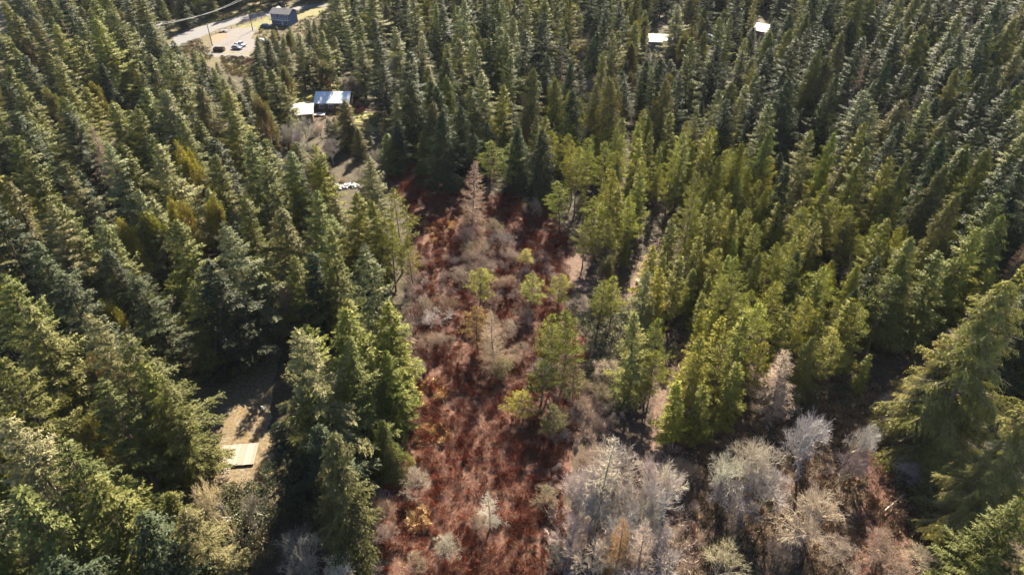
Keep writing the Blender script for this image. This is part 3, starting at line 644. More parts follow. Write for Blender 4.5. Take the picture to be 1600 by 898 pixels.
for i, (k, p, o) in enumerate(FAR):
    oi = g.nodes.new('GeometryNodeObjectInfo'); oi.inputs[0].default_value = o; oi.inputs[1].default_value = True
    cm = g.nodes.new('FunctionNodeCompare'); cm.data_type = 'INT'; cm.operation = 'EQUAL'; g.links.new(sv, cm.inputs[2]); cm.inputs[3].default_value = i
    ip = g.nodes.new('GeometryNodeInstanceOnPoints'); g.links.new(gi.outputs[0], ip.inputs[0]); g.links.new(cm.outputs[0], ip.inputs['Selection'])
    g.links.new(oi.outputs['Geometry'], ip.inputs['Instance']); g.links.new(sr, ip.inputs['Rotation']); g.links.new(ss, ip.inputs['Scale'])
    g.links.new(ip.outputs[0], jn.inputs[0])
g.links.new(jn.outputs[0], go.inputs[0])
md = df.modifiers.new('forest', 'NODES'); md.node_group = g

# ------------------------------------------------------------------ ground and its sheets
M['ground'] = mat('forest_floor', (.028, .020, .013), rough=.95, var=.4, scale=.35, rgb2=(.045, .036, .018), coord='World', bump=.6)
M['meadow'] = mat('meadow_soil', (.055, .024, .017), rough=.95, var=.5, scale=.5, rgb2=(.085, .042, .028), coord='World', bump=.6)
M['gravel'] = mat('gravel', (.085, .08, .085), rough=.9, var=.25, scale=.6, rgb2=(.115, .10, .09), coord='World', bump=.3)
M['asphalt'] = mat('road_surface', (.10, .098, .105), rough=.85, var=.12, scale=.8, rgb2=(.085, .083, .088), coord='World')
M['dirt'] = mat('dirt', (.15, .09, .055), rough=.95, var=.4, scale=.5, rgb2=(.11, .095, .07), coord='World', bump=.4)
M['drygrass'] = mat('dry_grass', (.12, .10, .03), rough=.9, var=.4, scale=.3, rgb2=(.07, .075, .022), coord='World', bump=.4)
M['lawn'] = mat('lawn', (.11, .125, .028), rough=.9, var=.4, scale=.35, rgb2=(.17, .14, .045), coord='World', bump=.4)
M['drive'] = mat('gravel_and_moss', (.10, .068, .032), rough=.95, var=.45, scale=.5, rgb2=(.11, .09, .06), coord='World', bump=.5)
M['path'] = mat('leaf_litter_path', (.105, .068, .05), rough=.95, var=.6, scale=.9, rgb2=(.06, .034, .024), coord='World', bump=.5)
M['scrub'] = mat('scrub_soil', (.06, .038, .026), rough=.95, var=.45, scale=.6, rgb2=(.035, .024, .016), coord='World', bump=.5)

gm = MB(); gm.add(np.array([[-3000, -1500, 0], [3000, -1500, 0], [3000, 5000, 0], [-3000, 5000, 0.]]), np.array([[0, 1, 2, 3]]))
tag(gm.obj('ground', M['ground']), kind='structure')
def sheet(name, pts, m, z, rough=.5, label=None):
    W = [at(*p) for p in pts]; out = []; rr = random.Random(len(pts) * 7 + int(z * 10000))
    n = len(W)
    for i in range(n):
        a, b = W[i], W[(i + 1) % n]; L = math.hypot(b[0] - a[0], b[1] - a[1]); k = max(1, min(14, int(L / 2.2)))
        for j in range(k):
            t = j / k; o = rough if j else rough * .4
            out.append((a[0] + (b[0] - a[0]) * t + rr.uniform(-o, o), a[1] + (b[1] - a[1]) * t + rr.uniform(-o, o), z))
    me = bpy.data.meshes.new(name); me.from_pydata(out, [], [list(range(len(out)))]); me.materials.append(m)
    if me.polygons[0].normal.z < 0: me.flip_normals()
    o = bpy.data.objects.new(name, me); COL.objects.link(o); tag(o, label, kind='structure'); return o
MEADOW = [(600,262),(700,250),(740,300),(800,310),(860,330),(900,395),(905,440),(880,470),(900,520),(930,560),(900,620),(895,700),(885,760),(890,960),(590,960),(592,780),(606,690),(625,600),(650,520),(655,440),(645,350)]
sheet('meadow_ground', MEADOW, M['meadow'], .02, .8)
sheet('road', [(262,76),(274,54),(310,43),(340,34),(379,24),(426,17),(492,7),(530,0),(560,-8),(575,-4),(530,6),(511,9),(464,16),(419,25),(379,34),(340,46),(319,56),(286,72)], M['asphalt'], .03, .2)
sheet('rough_grass', [(240,100),(250,60),(300,20),(420,-10),(560,-10),(520,40),(470,60),(420,80),(400,125),(330,110)], mat('rough_grass', (.05, .05, .02), rough=.95, var=.5, scale=.4, rgb2=(.085, .06, .032), coord='World'), .006, 2)
sheet('verge', [(321,38),(377,22),(410,17),(410,13),(377,17),(335,27)], M['lawn'], .012, .3)
sheet('gravel_lot', [(352,46),(402,42),(392,60),(409,68),(388,84),(330,78),(330,68),(348,60)], M['gravel'], .024, .3)
sheet('dirt_patch', [(330,56),(352,51),(357,56),(346,66),(330,68)], M['dirt'], .028, .3)
sheet('grass_verge', [(358,46),(419,27),(470,17),(510,12),(506,22),(470,30),(430,40),(400,50),(385,47)], M['drygrass'], .016, .3)
sheet('driveway', [(300,84),(340,82),(390,86),(390,91),(340,89),(300,90)], M['gravel'], .02, .2)
sheet('dry_grass', [(335,80),(385,80),(392,86),(340,85)], M['drygrass'], .012, .2)
sheet('dirt_bank', [(345,90),(392,91),(392,103),(372,100),(352,96)], M['scrub'], .016, .3)
sheet('grass_strip', [(355,98),(392,103),(392,118),(365,112)], M['drygrass'], .02, .3)
sheet('verge', [(285,18),(310,10),(312,-4),(290,-2)], M['drygrass'], .012, .5)
sheet('lawn', [(455,156),(465,142),(480,132),(533,132),(545,143),(530,160),(475,170)], M['lawn'], .012, .4)
sheet('dirt_patch', [(455,126),(475,123),(495,135),(480,137),(458,134)], M['dirt'], .016, .3)
sheet('yard', [(478,160),(590,158),(600,172),(590,180),(548,178),(540,190),(480,190)], M['scrub'], .016, .4)
sheet('lawn', [(546,178),(582,175),(600,180),(602,196),(590,206),(560,204)], M['lawn'], .02, .3)
sheet('driveway', [(0,560),(60,560),(150,560),(262,552),(330,548),(440,550),(425,600),(420,640),(425,700),(430,780),(325,780),(320,700),(300,650),(240,640),(150,690),(60,700),(0,720)], M['drive'], .02, .6)
sheet('path', [(1014,710),(1013,690),(1022,640),(1032,600),(1037,560),(1034,520),(1043,518),(1046,560),(1041,600),(1032,650),(1024,700)], M['path'], .024, .35)
sheet('trail', [(886,432),(882,414),(890,400),(908,392),(935,388),(935,398),(915,404),(908,418),(916,438),(930,452),(915,456),(897,448)], M['path'], .028, .3)
sheet('trail', [(980,470),(988,440),(997,412),(1014,387),(1040,364),(1060,353),(1063,358),(1040,372),(1019,394),(1005,425),(991,470)], M['path'], .028, .3)
sheet('scrub_ground', [(890,600),(1000,640),(1100,650),(1300,600),(1480,580),(1500,700),(1560,900),(1650,1100),(870,1100),(900,760)], M['scrub'], .012, 1.)
sheet('scrub_ground', [(900,400),(1000,400),(1100,380),(1300,430),(1400,520),(1350,600),(1120,680),(1000,630),(905,560)], M['scrub'], .016, 1.)
sheet('leaf_litter', [(1360,640),(1440,620),(1470,700),(1500,800),(1460,900),(1330,900),(1350,780)], M['meadow'], .02, .8)
sheet('yard', [(1120,30),(1150,40),(1225,40),(1228,66),(1150,66),(1110,60)], M['gravel'], .02, 1.)

# ------------------------------------------------------------------ uncountable ground cover (twigs, fern, leaves)
M['thicket'] = mat('thicket', src='vertex', rough=.85, var=.2, scale=1.5, spec=.15)
M['shrubleaf'] = mat('shrub_leaf', src='vertex', rough=.55, spec=.3, var=.25, scale=2, transl=.15)
KEEPCLEAR = [[at(*p)[:2] for p in P] for P in ([(1017,700),(1024,645),(1030,645),(1023,700)],
  [(886,432),(882,414),(890,400),(908,392),(935,388),(935,398),(915,404),(908,418),(916,438),(930,452),(915,456),(897,448)],
  [(980,470),(988,440),(997,412),(1014,387),(1040,364),(1060,353),(1063,358),(1040,372),(1019,394),(1005,425),(991,470)], [(330,690),(402,685),(408,760),(335,765)])]
def scatter(polys, n, seed):
    rr = np.random.default_rng(seed); out = []
    for P in polys:
        W = np.array([at(*p)[:2] for p in P]); lo, hi = W.min(0), W.max(0); got = 0
        while got < n:
            q = rr.uniform(lo, hi, (n, 2)); ins = np.zeros(len(q), bool)
            for i in range(len(W)):
                x1, y1 = W[i]; x2, y2 = W[i - 1]
                c = (y1 > q[:, 1]) != (y2 > q[:, 1]); xx = (x2 - x1) * (q[:, 1] - y1) / (y2 - y1 + 1e-9) + x1
                ins ^= c & (q[:, 0] < xx)
            out.append(q[ins]); got += ins.sum()
    Q = np.concatenate(out)[:n * len(polys)]
    return Q[[not any(inpoly(P, a, b) for P in KEEPCLEAR) for a, b in Q]], rr
def twig_cover(name, polys, nclump, per, hgt, rad, cols, label, seed, wd=.02, leaf=False, spread=.8, cat='undergrowth'):
    C_, rr = scatter(polys, nclump, seed); n = len(C_)
    hs = hgt * (.35 + 1.1 * rr.uniform(0, 1, n) ** 1.6); rs = rad * rr.uniform(.45, 1.5, n)
    # colour patches: smooth field over the ground
    f = np.sin(C_[:, 0] * .23 + 1.7 * np.sin(C_[:, 1] * .15)) + np.sin(C_[:, 1] * .27 + 1.3 * np.sin(C_[:, 0] * .19)) + rr.normal(0, .55, n)
    ci = np.clip(np.digitize(f, np.linspace(-1.7, 1.7, len(cols) - 1)), 0, len(cols) - 1)
    j = np.repeat(np.arange(n), per); m = len(j)
    a = rr.uniform(0, 6.28, m); q = np.sqrt(rr.uniform(0, 1, m)); 
    px_ = C_[j, 0] + np.cos(a) * q * rs[j]; py_ = C_[j, 1] + np.sin(a) * q * rs[j]
    top = hs[j] * np.sqrt(np.maximum(0, 1 - q ** 2 * .85))
    if leaf:
        P0 = np.stack([px_, py_, top * rr.uniform(.55, 1, m)], 1); D = np.stack([np.cos(a) * q, np.sin(a) * q, rr.uniform(-.2, 1, m)], 1) + rr.normal(0, .5, (m, 3))
        V, Fc = tufts(P0, D, rr.uniform(.14, .3, m), rr.uniform(.05, .11, m), .5, rr); vper = 4
    else:
        sp = spread
        d = unit(np.stack([np.cos(a) * q * sp, np.sin(a) * q * sp, np.ones(m)], 1) + rr.normal(0, .33, (m, 3)))
        d[:, 2] = np.abs(d[:, 2])
        L = hs[j] * rr.uniform(.35, .8, m); B = np.stack([px_, py_, top], 1); A = B - d * L[:, None]; A[:, 2] = np.maximum(A[:, 2], .0)
        s = unit(np.cross(d, rr.normal(size=(m, 3)))) * (wd * rr.uniform(.7, 1.5, m))[:, None]
        V = np.stack([A - s, A + s, B + s * .6, B - s * .6], 1).reshape(-1, 3); Fc = (np.arange(m) * 4)[:, None] + np.arange(4); vper = 4
    me = mesh_np(name, V, [Fc], [M['shrubleaf'] if leaf else M['thicket']])
    c = np.array(cols)[ci[j]] * rr.uniform(.7, 1.3, (m, 1)) * (1 + rr.uniform(-.08, .08, (m, 3)))
    col = np.concatenate([c, np.ones((m, 1))], 1).repeat(vper, 0).astype(np.float32)
    at_ = me.attributes.new('tint', 'FLOAT_COLOR', 'POINT'); at_.data.foreach_set('color', col.ravel())
    o = bpy.data.objects.new(name, me); COL.objects.link(o); tag(o, label, cat, kind='stuff'); return o
red = [(.080, .019, .010), (.118, .028, .014), (.155, .040, .020), (.105, .025, .013), (.17, .056, .028), (.09, .022, .011), (.135, .034, .017), (.13, .050, .028)]
twig_cover('red_thicket', [MEADOW], 2600, 118, 1.25, 1.2, red, 'low red brown thicket covering the wet meadow', 3, .017, spread=1.1)
tan = [(.46, .30, .14), (.54, .38, .19), (.36, .21, .10)]
twig_cover('tan_bracken', [[(660,345),(700,330),(712,350),(695,385),(668,390)],[(640,600),(690,590),(700,620),(665,640),(640,625)],[(640,670),(700,665),(705,690),(650,700)],[(640,800),(668,800),(668,830),(640,830)],[(525,268),(552,268),(550,282),(526,286)],[(690,495),(720,488),(716,510),(692,512)]], 24, 70, 1.1, .8, tan, 'tan dead bracken in patches among the red thicket', 4, .04)
grey = [(.32, .245, .21), (.26, .185, .155), (.38, .30, .255), (.21, .135, .11)]
twig_cover('grey_brush', [[(640,400),(665,395),(668,520),(640,600),(610,680),(600,900),(575,900),(590,700),(625,540)],[(690,400),(850,380),(880,460),(830,520),(800,470),(720,470),(680,500)],[(860,560),(1000,540),(990,650),(900,700),(860,680)],[(860,720),(1080,700),(1090,900),(850,960)],[(1240,800),(1480,790),(1560,960),(1200,960)]], 210, 80, 1.5, 1.0, grey, 'grey leafless brush along the edges of the meadow', 5, .022)
leafc = [(.05, .06, .03), (.07, .075, .04), (.10, .09, .05), (.12, .085, .05)]
twig_cover('evergreen_undergrowth', [[(910,480),(985,480),(990,640),(960,660),(920,600)],[(1370,640),(1480,640),(1500,800),(1480,860),(1400,780)],[(1040,430),(1180,470),(1120,560),(1050,560)],[(600,640),(630,640),(625,760),(600,760)],[(300,780),(420,740),(430,880),(320,900)],[(1180,480),(1340,520),(1330,640),(1180,640)],[(870,330),(990,380),(980,420),(930,430)]], 240, 110, 1.5, 1.0, leafc, 'dark glossy evergreen undergrowth between the trees', 6, leaf=True)
grs = [(.16, .14, .05), (.12, .13, .04), (.20, .15, .07), (.14, .10, .06), (.08, .09, .03)]
twig_cover('dry_grass_tufts', [[(262,78),(310,60),(335,90),(300,110)],[(345,88),(395,90),(400,125),(350,115)],[(395,46),(470,30),(510,14),(500,50),(430,80),(400,60)],[(300,44),(420,16),(420,10),(330,28)],[(455,125),(545,128),(560,150),(600,160),(610,210),(540,200),(470,200),(455,160)],[(500,200),(600,215),(620,290),(540,300)]], 260, 45, .55, 1.0, grs, 'yellowish rough grass and weeds around the yards', 11, .05, spread=1.2)
twig_cover('brush_pile', [[(546,160),(566,158),(570,176),(550,178)],[(600,172),(606,200),(590,210)]], 14, 90, 1.3, 1.2, [(.22,.09,.06),(.16,.07,.05),(.28,.14,.09)], 'red brown cut brush heaped right of the metal roofed house', 12, .05)
fern = [(.16, .10, .05), (.12, .075, .04), (.20, .14, .08), (.09, .07, .035)]
twig_cover('forest_litter', [[(900,380),(1060,340),(1300,420),(1420,540),(1360,640),(1130,700),(1040,700),(1050,520),(960,460)],[(1100,640),(1400,600),(1480,700),(1480,900),(1080,900)],[(230,470),(460,470),(450,560),(250,560)]], 900, 40, .9, 1.0, fern, 'brown brush and dead fern on the floor under the pines', 8, .03)


# ------------------------------------------------------------------ buildings, vehicles, poles and small things
def pm(name, rgb, **k): 
    if name not in M: M[name] = mat(name, rgb, **{**dict(rough=.7, var=.08, scale=3), **k})
    return M[name]
def gable_roof(mb, w_, d_, z, rise, over=.5, th=.14):
    """two slabs, ridge along x, eaves at +-d/2"""
    for s in (-1, 1):
        y0, y1 = 0, s * (d_ / 2 + over); x = w_ / 2 + over; zr = z + rise; ze = z - rise * over / (d_ / 2)
        q = np.array([[-x, y0, zr], [x, y0, zr], [x, y1, ze], [-x, y1, ze], [-x, y0, zr - th], [x, y0, zr - th], [x, y1, ze - th], [-x, y1, ze - th]])
        mb.add(q, np.array([[0, 1, 2, 3], [7, 6, 5, 4], [0, 3, 7, 4], [1, 5, 6, 2], [3, 2, 6, 7], [0, 4, 5, 1]]))
    return mb
def wall_mb(w_, d_, z, rise, z0=0):
    mb = MB(); mb.box((0, 0, (z + z0) / 2), (w_, d_, z - z0))
    x, y = w_ / 2, d_ / 2
    q = np.array([[-x, -y, z], [-x, y, z], [-x, 0, z + rise - .16], [x, -y, z], [x, y, z], [x, 0, z + rise - .16]])
    mb.add(q, np.array([[0, 2, 1], [3, 4, 5]])); mb.add(q, np.array([[0, 3, 5, 2], [1, 2, 5, 4]])); return mb
def window(root, x, y, z, w_, h_, face='y-', frame=None):
    fm = frame or pm('white_trim', (.45, .45, .45))
    f = MB(); p = MB(); sx = (w_ + .2, .12) if face[0] == 'y' else (.12, w_ + .2)
    for s in (-1, 1):
        f.box((0, 0, s * (h_ / 2 + .05)), (sx[0], sx[1], .12))
        if face[0] == 'y': f.box((s * (w_ / 2 + .05), 0, 0), (.12, .115, h_)) ; 
        else: f.box((0, s * (w_ / 2 + .05), 0), (.115, .12, h_))
    f.box((0, 0, 0), (.06, .09, h_) if face[0] == 'y' else (.09, .06, h_))
    fo = f.obj('window', fm, root, (x, y, z))
    p.box((0, 0, 0), (w_, .05, h_) if face[0] == 'y' else (.05, w_, h_)); p.obj('pane', pm('window_glass', (.06, .09, .13), rough=.1, spec=.8), fo)
def house(name, label, u, v, zref, w_, d_, z, rise, rz, wallm, roofm, group=None, seams=0):
    x, y, _ = at(u, v, zref); root = empty(name, (x, y, 0), R(rz)); tag(root, label, 'house', group)
    wall_mb(w_, d_, z, rise).obj('wall', wallm, root)
    rf_ = gable_roof(MB(), w_, d_, z, rise).obj('roof', roofm, root)
    if seams:
        n = int((w_ + 1) / seams)
        for s in (-1, 1):
            L = math.hypot(d_ / 2 + .5, rise * (1 + .5 / (d_ / 2))); ang = math.atan2(rise, d_ / 2)
            m0 = MB(); m0.box((0, s * L / 2 * math.cos(ang), -L / 2 * math.sin(ang)), (.01, .01, .01)); 
            for i in range(n + 1):
                b = MB(); xx = -(w_ + 1) / 2 + i * (w_ + 1) / n
                b.stick((xx * .995, 0, z + rise + .02), (xx * .995, s * (d_ / 2 + .5), z - rise * .5 / (d_ / 2) + .02), .045, k=4); b.obj('seam', roofm, rf_)
    return root
blue = pm('blue_siding', (.09, .125, .21)); white = pm('white_trim', (.45, .45, .45)); shing = pm('grey_shingles', (.08, .078, .088), scale=6, var=.2)
# blue house
h1 = house('blue_house', 'small blue house with grey shingle roof and white trimmed windows by the road', 446, 37, 0, 9, 7, 5.2, 1.5, -14, blue, shing)
h1.location.z = 0
for xx in (-2.9, .6, 3.0): window(h1, xx, -3.53, 3.9, 1.3, 1.3)
window(h1, -1.2, -3.53, 1.4, 1.3, 1.2); window(h1, 2.6, -3.53, 1.4, 1.3, 1.2); window(h1, -4.53, -.8, 3.9, 1.3, 1.3, 'x-'); window(h1, -4.53, 1.6, 1.6, 1.2, 1.2, 'x-')
b = MB(); b.box((.7, -3.56, 1.05), (.95, .08, 2.1)); dr = b.obj('door', white, h1); b = MB(); b.box((1.05, -3.63, 1.05), (.08, .06, .08)); b.obj('handle', pm('dark_metal', (.05, .05, .05), metal=.5), dr)
b = MB(); b.stick((1.2, .8, 5.6), (1.2, .8, 7.6), .16, k=8); b.obj('chimney', white, h1)
b = MB(); b.box((0, -4.35, 2.62), (9.2, 1.5, .14)); dk = b.obj('deck', white, h1)
for i in range(9): b = MB(); b.box((-4.5 + i * 1.125, -5.05, 3.15), (.09, .09, .92)); b.obj('post', white, dk)
b = MB(); b.box((0, -5.05, 3.66), (9.2, .12, .08)); b.obj('rail', white, dk)
b = MB(); gable_roof(b, 3.4, 3.6, 5.0, 1.1, .3); o = b.obj('side_roof', shing, h1, (-3.9, 1.4, .45)); o.rotation_euler = (0, 0, R(90))
b = MB(); b.box((-3.9, 1.4, 2.6), (3.5, 3.4, 5.2)); b.obj('side_wing', blue, h1)
# metal roofed house
metal = pm('pale_metal_roof', (.52, .55, .58), rough=.35, spec=.6, var=.05, scale=1)
brownw = pm('brown_siding', (.13, .08, .05), var=.2)
h2 = house('metal_roof_house', 'low brown house with long pale blue grey metal roof beside the yellow lawn', 520.5, 143, 5, 10.6, 8.6, 3.0, 2.0, 1, brownw, metal, seams=.9)
for xx in (-3.4, -.4, 3.2): window(h2, xx, -4.33, 1.6, 1.4, 1.1)
b = MB(); b.box((1.4, -4.36, 1.0), (.95, .08, 2.0)); b.obj('door', pm('door_brown', (.2, .1, .05)), h2)
# pale roofed outbuilding to its left
h3 = house('pale_roof_outbuilding', 'outbuilding with white sheet roof half hidden behind bare twigs left of the metal roof', 467, 165, 4, 8.0, 9.5, 3.0, .7, 12, brownw, pm('white_sheet_roof', (.24, .24, .24), rough=.5), seams=1.2)
b = MB(); b.box((0, 0, .55), (5.0, 2.6, .14)); dk = empty('wooden_deck', at(496, 180)); tag(dk, 'grey wooden deck in front of the brown metal roofed house', 'deck')
for i in range(13): b = MB(); b.box((-2.4 + i * .4, 0, .45), (.37, 2.6, .06)); b.obj('plank', pm('grey_planks', (.34, .31, .30), scale=5, var=.2), dk)
for sx in (-2.3, 2.3):
    for sy in (-1.1, 1.1): b = MB(); b.box((sx, sy, .21), (.12, .12, .41)); b.obj('leg', brownw, dk)
# upper middle group
h4 = house('white_roof_house', 'house with plain white roof peeking out of the forest at upper middle', 1034, 54, 5, 9.6, 8.0, 3.4, 1.7, -8, pm('grey_siding', (.25, .26, .28)), pm('white_roof', (.33, .33, .36), rough=.5))
for xx in (-3, 0, 3): window(h4, xx, -4.03, 1.9, 1.3, 1.1)
h5 = empty('tarp_shed', at(1109, 64), R(20)); tag(h5, 'light blue tarpaulin shed between trunks right of the white roofed house', 'shed')
tarp = pm('blue_tarp', (.28, .42, .66), rough=.45)
b = MB(); n = 9; prof = [(-1.5 + 0 * i, 0) for i in range(1)]
arc = [(1.6 * math.cos(math.pi * i / n), 1.0 + 1.5 * math.sin(math.pi * i / n)) for i in range(n + 1)]
arc = [(1.6, 0)] + arc + [(-1.6, 0)]; V = np.array([[a, -1.8, c] for a, c in arc] + [[a, 1.8, c] for a, c in arc]); k = len(arc)
b.add(V, np.array([[i, i + 1, k + i + 1, k + i] for i in range(k - 1)])); b.obj('tarp', tarp, h5)
b = MB(); b.add(V[:k] + [0, .1, 0], np.array([list(range(k))])); b.obj('end_panel', pm('tarp_end', (.5, .6, .75)), h5)
for s in (-1.7, 1.7): b = MB(); [b.stick((arc[i][0] * .98, s, arc[i][1] * .98), (arc[i + 1][0] * .98, s, arc[i + 1][1] * .98), .04) for i in range(k - 1)]; b.obj('frame_hoop', white, h5)
h6 = house('navy_cabin', 'tiny navy cabin with pale window frame behind thin trunks, left of the cream roof', 1124, 42, 1, 4.2, 3.6, 2.6, .9, 6, pm('navy_siding', (.02, .04, .12)), shing)
window(h6, .3, -1.83, 1.5, 1.7, 1.1)
h7 = house('cream_roof_house', 'red brown walled house with cream white roof behind the trees at upper right', 1189, 38, 5, 9.5, 8.6, 3.6, 1.8, -38, pm('red_brown_siding', (.28, .10, .06)), pm('cream_roof', (.32, .27, .22), rough=.55))
for xx in (-3, 0, 3): window(h7, xx, -4.33, 1.9, 1.3, 1.1)
h8 = house('brown_roof_cabin', 'cabin with brown roof and white ridge at right end of the upper houses', 1217, 52, 3, 5.0, 5.0, 3.0, 1.5, -20, pm('cream_siding', (.5, .42, .34)), pm('brown_roof', (.12, .075, .06), var=.2))
b = MB(); b.box((0, 0, 4.56), (5.8, .35, .1)); b.obj('ridge_cap', white, h8)
window(h8, 0, -2.53, 1.7, 1.3, 1.0)

# vehicles
def vehicle(name, label, cat, u, v, rz, paint, kind='car', L=4.5):
    x, y, _ = at(u, v); root = empty(name, (x, y, .03), R(rz)); tag(root, label, cat)
    W = 1.8; h = L / 2
    low = [(-h, .45), (-h, .95), (-h + .15, 1.02), (h - 1.2, 1.0), (h - .1, .85), (h, .5), (h - .1, .3), (-h + .1, .3)]
    def prism(pts, w_, m, nm, par=root, inset=0):
        n = len(pts); V = np.array([[a, -w_ / 2, c] for a, c in pts] + [[a, w_ / 2, c] for a, c in pts]); b = MB()
        if inset:
            zt = max(c for a, c in pts); V[:, 1] *= np.where(V[:, 2] > zt - .1, 1 - inset, 1)
        b.add(V, np.array([[i, (i + 1) % n, n + (i + 1) % n, n + i] for i in range(n)])); b.add(V * [1, 1, 1], np.array([list(range(n - 1, -1, -1)), list(range(n, 2 * n))])); return b.obj(nm, m, par)
    prism(low, W, paint, 'body')
    glass = pm('car_glass', (.03, .04, .05), rough=.08, spec=.8)
    if kind == 'pickup':
        prism([(-.5, .98), (-.35, 1.65), (.65, 1.68), (1.25, 1.0)], W * .94, glass, 'window', inset=.16); b = MB(); b.box((.15, 0, 1.71), (1.05, 1.4, .06)); b.obj('roof', paint, root)
        b = MB(); b.box((-1.6, -.84, 1.12), (1.9, .1, .25)); b.box((-1.6, .84, 1.12), (1.9, .1, .25)); b.box((-2.5, 0, 1.12), (.1, 1.58, .25)); b.obj('bed', paint, root)
    else:
        prism([(-1.9, .98), (-1.45, 1.42), (.35, 1.46), (1.1, .99)], W * .93, glass, 'window', inset=.18); b = MB(); b.box((-.5, 0, 1.48), (1.7, 1.25, .05)); b.obj('roof', paint, root)
    for sx in (-L * .31, L * .31):
        for sy in (-.86, .86):
            b = MB(); b.stick((sx, sy - .1, .33), (sx, sy + .1, .33), .33, k=14); wh = b.obj('wheel', pm('tyre', (.02, .02, .02), rough=.9), root)
            b = MB(); b.stick((sx, sy - .115, .33), (sx, sy + .115, .33), .19, k=10); b.obj('rim', pm('rim', (.4, .4, .42), metal=.7, rough=.35), wh)
    for sy in (-.65, .65):
        b = MB(); b.box((h - .04, sy, .68), (.1, .32, .16)); b.obj('headlight', pm('lamp_glass', (.7, .7, .7), rough=.15), root)
        b = MB(); b.box((-h - .01, sy, .78), (.06, .25, .2)); b.obj('tail_light', pm('red_lamp', (.35, .01, .01), rough=.3), root)
    return root
wp = pm('white_paint', (.45, .46, .48), rough=.25, spec=.6, var=.02)
vehicle('pickup_truck', 'white pickup truck parked at lower edge of the gravel lot', 'pickup truck', 376, 72, -28, wp, 'pickup', 5.2)
vehicle('parked_car', 'silver car parked beside the white pickup in the gravel lot', 'car', 371, 77, -20, pm('silver_paint', (.35, .37, .40), rough=.25, metal=.6, var=.02))
vehicle('parked_car', 'dark blue car parked left of the blue house', 'car', 416, 43, -10, pm('navy_paint', (.03, .06, .16), rough=.2, spec=.7, var=.02))
vehicle('parked_car', 'white car half hidden by firs right of the gravel lot', 'car', 412, 67, -20, wp)
tr = empty('flat_trailer', at(350, 50), R(6)); tag(tr, 'flat grey trailer standing at the road end of the gravel lot', 'trailer')
b = MB(); b.box((0, 0, .75), (3.6, 1.8, .14)); b.obj('bed', pm('trailer_grey', (.16, .17, .2)), tr)
for sy in (-.95, .95): b = MB(); b.stick((0, sy - .1, .35), (0, sy + .1, .35), .35, k=12); b.obj('wheel', M['tyre'], tr)
b = MB(); b.stick((1.8, 0, .7), (2.9, 0, .5), .06); b.obj('drawbar', M['dark_metal'], tr)
for sy in (-.86, .86): b = MB(); b.box((0, sy, 1.1), (3.6, .06, .06)); [b.box((q, sy, .95), (.06, .06, .3)) for q in (-1.75, 0, 1.75)]; b.obj('side_rail', M['dark_metal'], tr)
bx = empty('storage_bin', at(343, 80), R(-3)); tag(bx, 'dark brown open topped bin at the foot of the left roadside pole', 'bin')
dk_ = pm('rusty_steel', (.06, .035, .025), var=.25)
for nm, c, d in (('side_panel', (0, -1, .75), (4.2, .08, 1.3)), ('side_panel', (0, 1, .75), (4.2, .08, 1.3)), ('end_panel', (-2.1, 0, .75), (.08, 1.92, 1.3)), ('end_panel', (2.1, 0, .75), (.08, 1.92, 1.3)), ('floor', (0, 0, .14), (4.1, 1.9, .08))):
    b = MB(); b.box(c, d); b.obj(nm, dk_, bx)
for i in range(7):
    for sy in (-1.07, 1.07): b = MB(); b.box((-1.95 + i * .65, sy, .75), (.08, .06, 1.2)); b.obj('rib', dk_, bx)

# roadside fence
fx = [(331,57),(345,50),(362,45),(380,39),(400,33),(419,28)]
P_ = [Vector(at(*q)) for q in fx]; fr_ = empty('rail_fence', P_[0]); tag(fr_, 'low wooden rail fence between the road and the gravel lot', 'fence')
fw = pm('fence_wood', (.16, .12, .09), var=.2)
for a, c in zip(P_[:-1], P_[1:]):
    n = max(1, round((c - a).length / 3.2))
    for i in range(n):
        p0 = a.lerp(c, i / n) - P_[0]; p1 = a.lerp(c, (i + 1) / n) - P_[0]
        b = MB(); b.box((p0.x, p0.y, .6), (.16, .16, 1.2)); b.obj('post', fw, fr_)
        for zz in (.55, 1.02): b = MB(); b.stick((p0.x, p0.y - .1, zz), (p1.x, p1.y - .1, zz), .05, k=4); b.obj('rail', fw, fr_)

# utility poles and wires
wood = pm('pole_wood', (.09, .065, .05), var=.2)
def pole(u, v, h, label, arms=0, rz=0):
    x, y, _ = at(u, v); root = empty('utility_pole', (x, y, 0), R(rz)); tag(root, label, 'utility pole', 'utility poles along the road')
    b = MB(); b.stick((0, 0, 0), (0, 0, h), .19, .13, 9); b.obj('pole', wood, root)
    for k_ in range(arms):
        sy = .22 if k_ else -.22
        b = MB(); b.box((0, sy, h - .55), (5.2, .2, .22)); ar = b.obj('crossarm', pm('pale_arm', (.5, .47, .43)), root)
        for q in (-2.4, -.9, .9, 2.4): c = MB(); c.stick((q, sy, h - .44), (q, sy, h - .2), .07, .05, 7); c.obj('insulator', pm('ceramic', (.6, .6, .6), rough=.3), ar)
    if not arms: b = MB(); b.stick((0, -.2, h - .3), (0, -.2, h - .02), .09, .07, 7); b.obj('insulator', pm('ceramic', (.6, .6, .6), rough=.3), root)
    return Vector((x, y, h))
pa = pole(332, 72, 8.8, 'leaning dark pole at left corner of the gravel lot')
pb = pole(395, 48, 8.0, 'dark roadside pole on the yellow grass left of the blue house')
xc, yc, _ = at(244, 40, 15); ub, vb, _ = px(xc, yc, 0); pc = pole(ub, vb, 15.5, 'tall power line pole with double crossarm above the upper left firs', 2, 62)
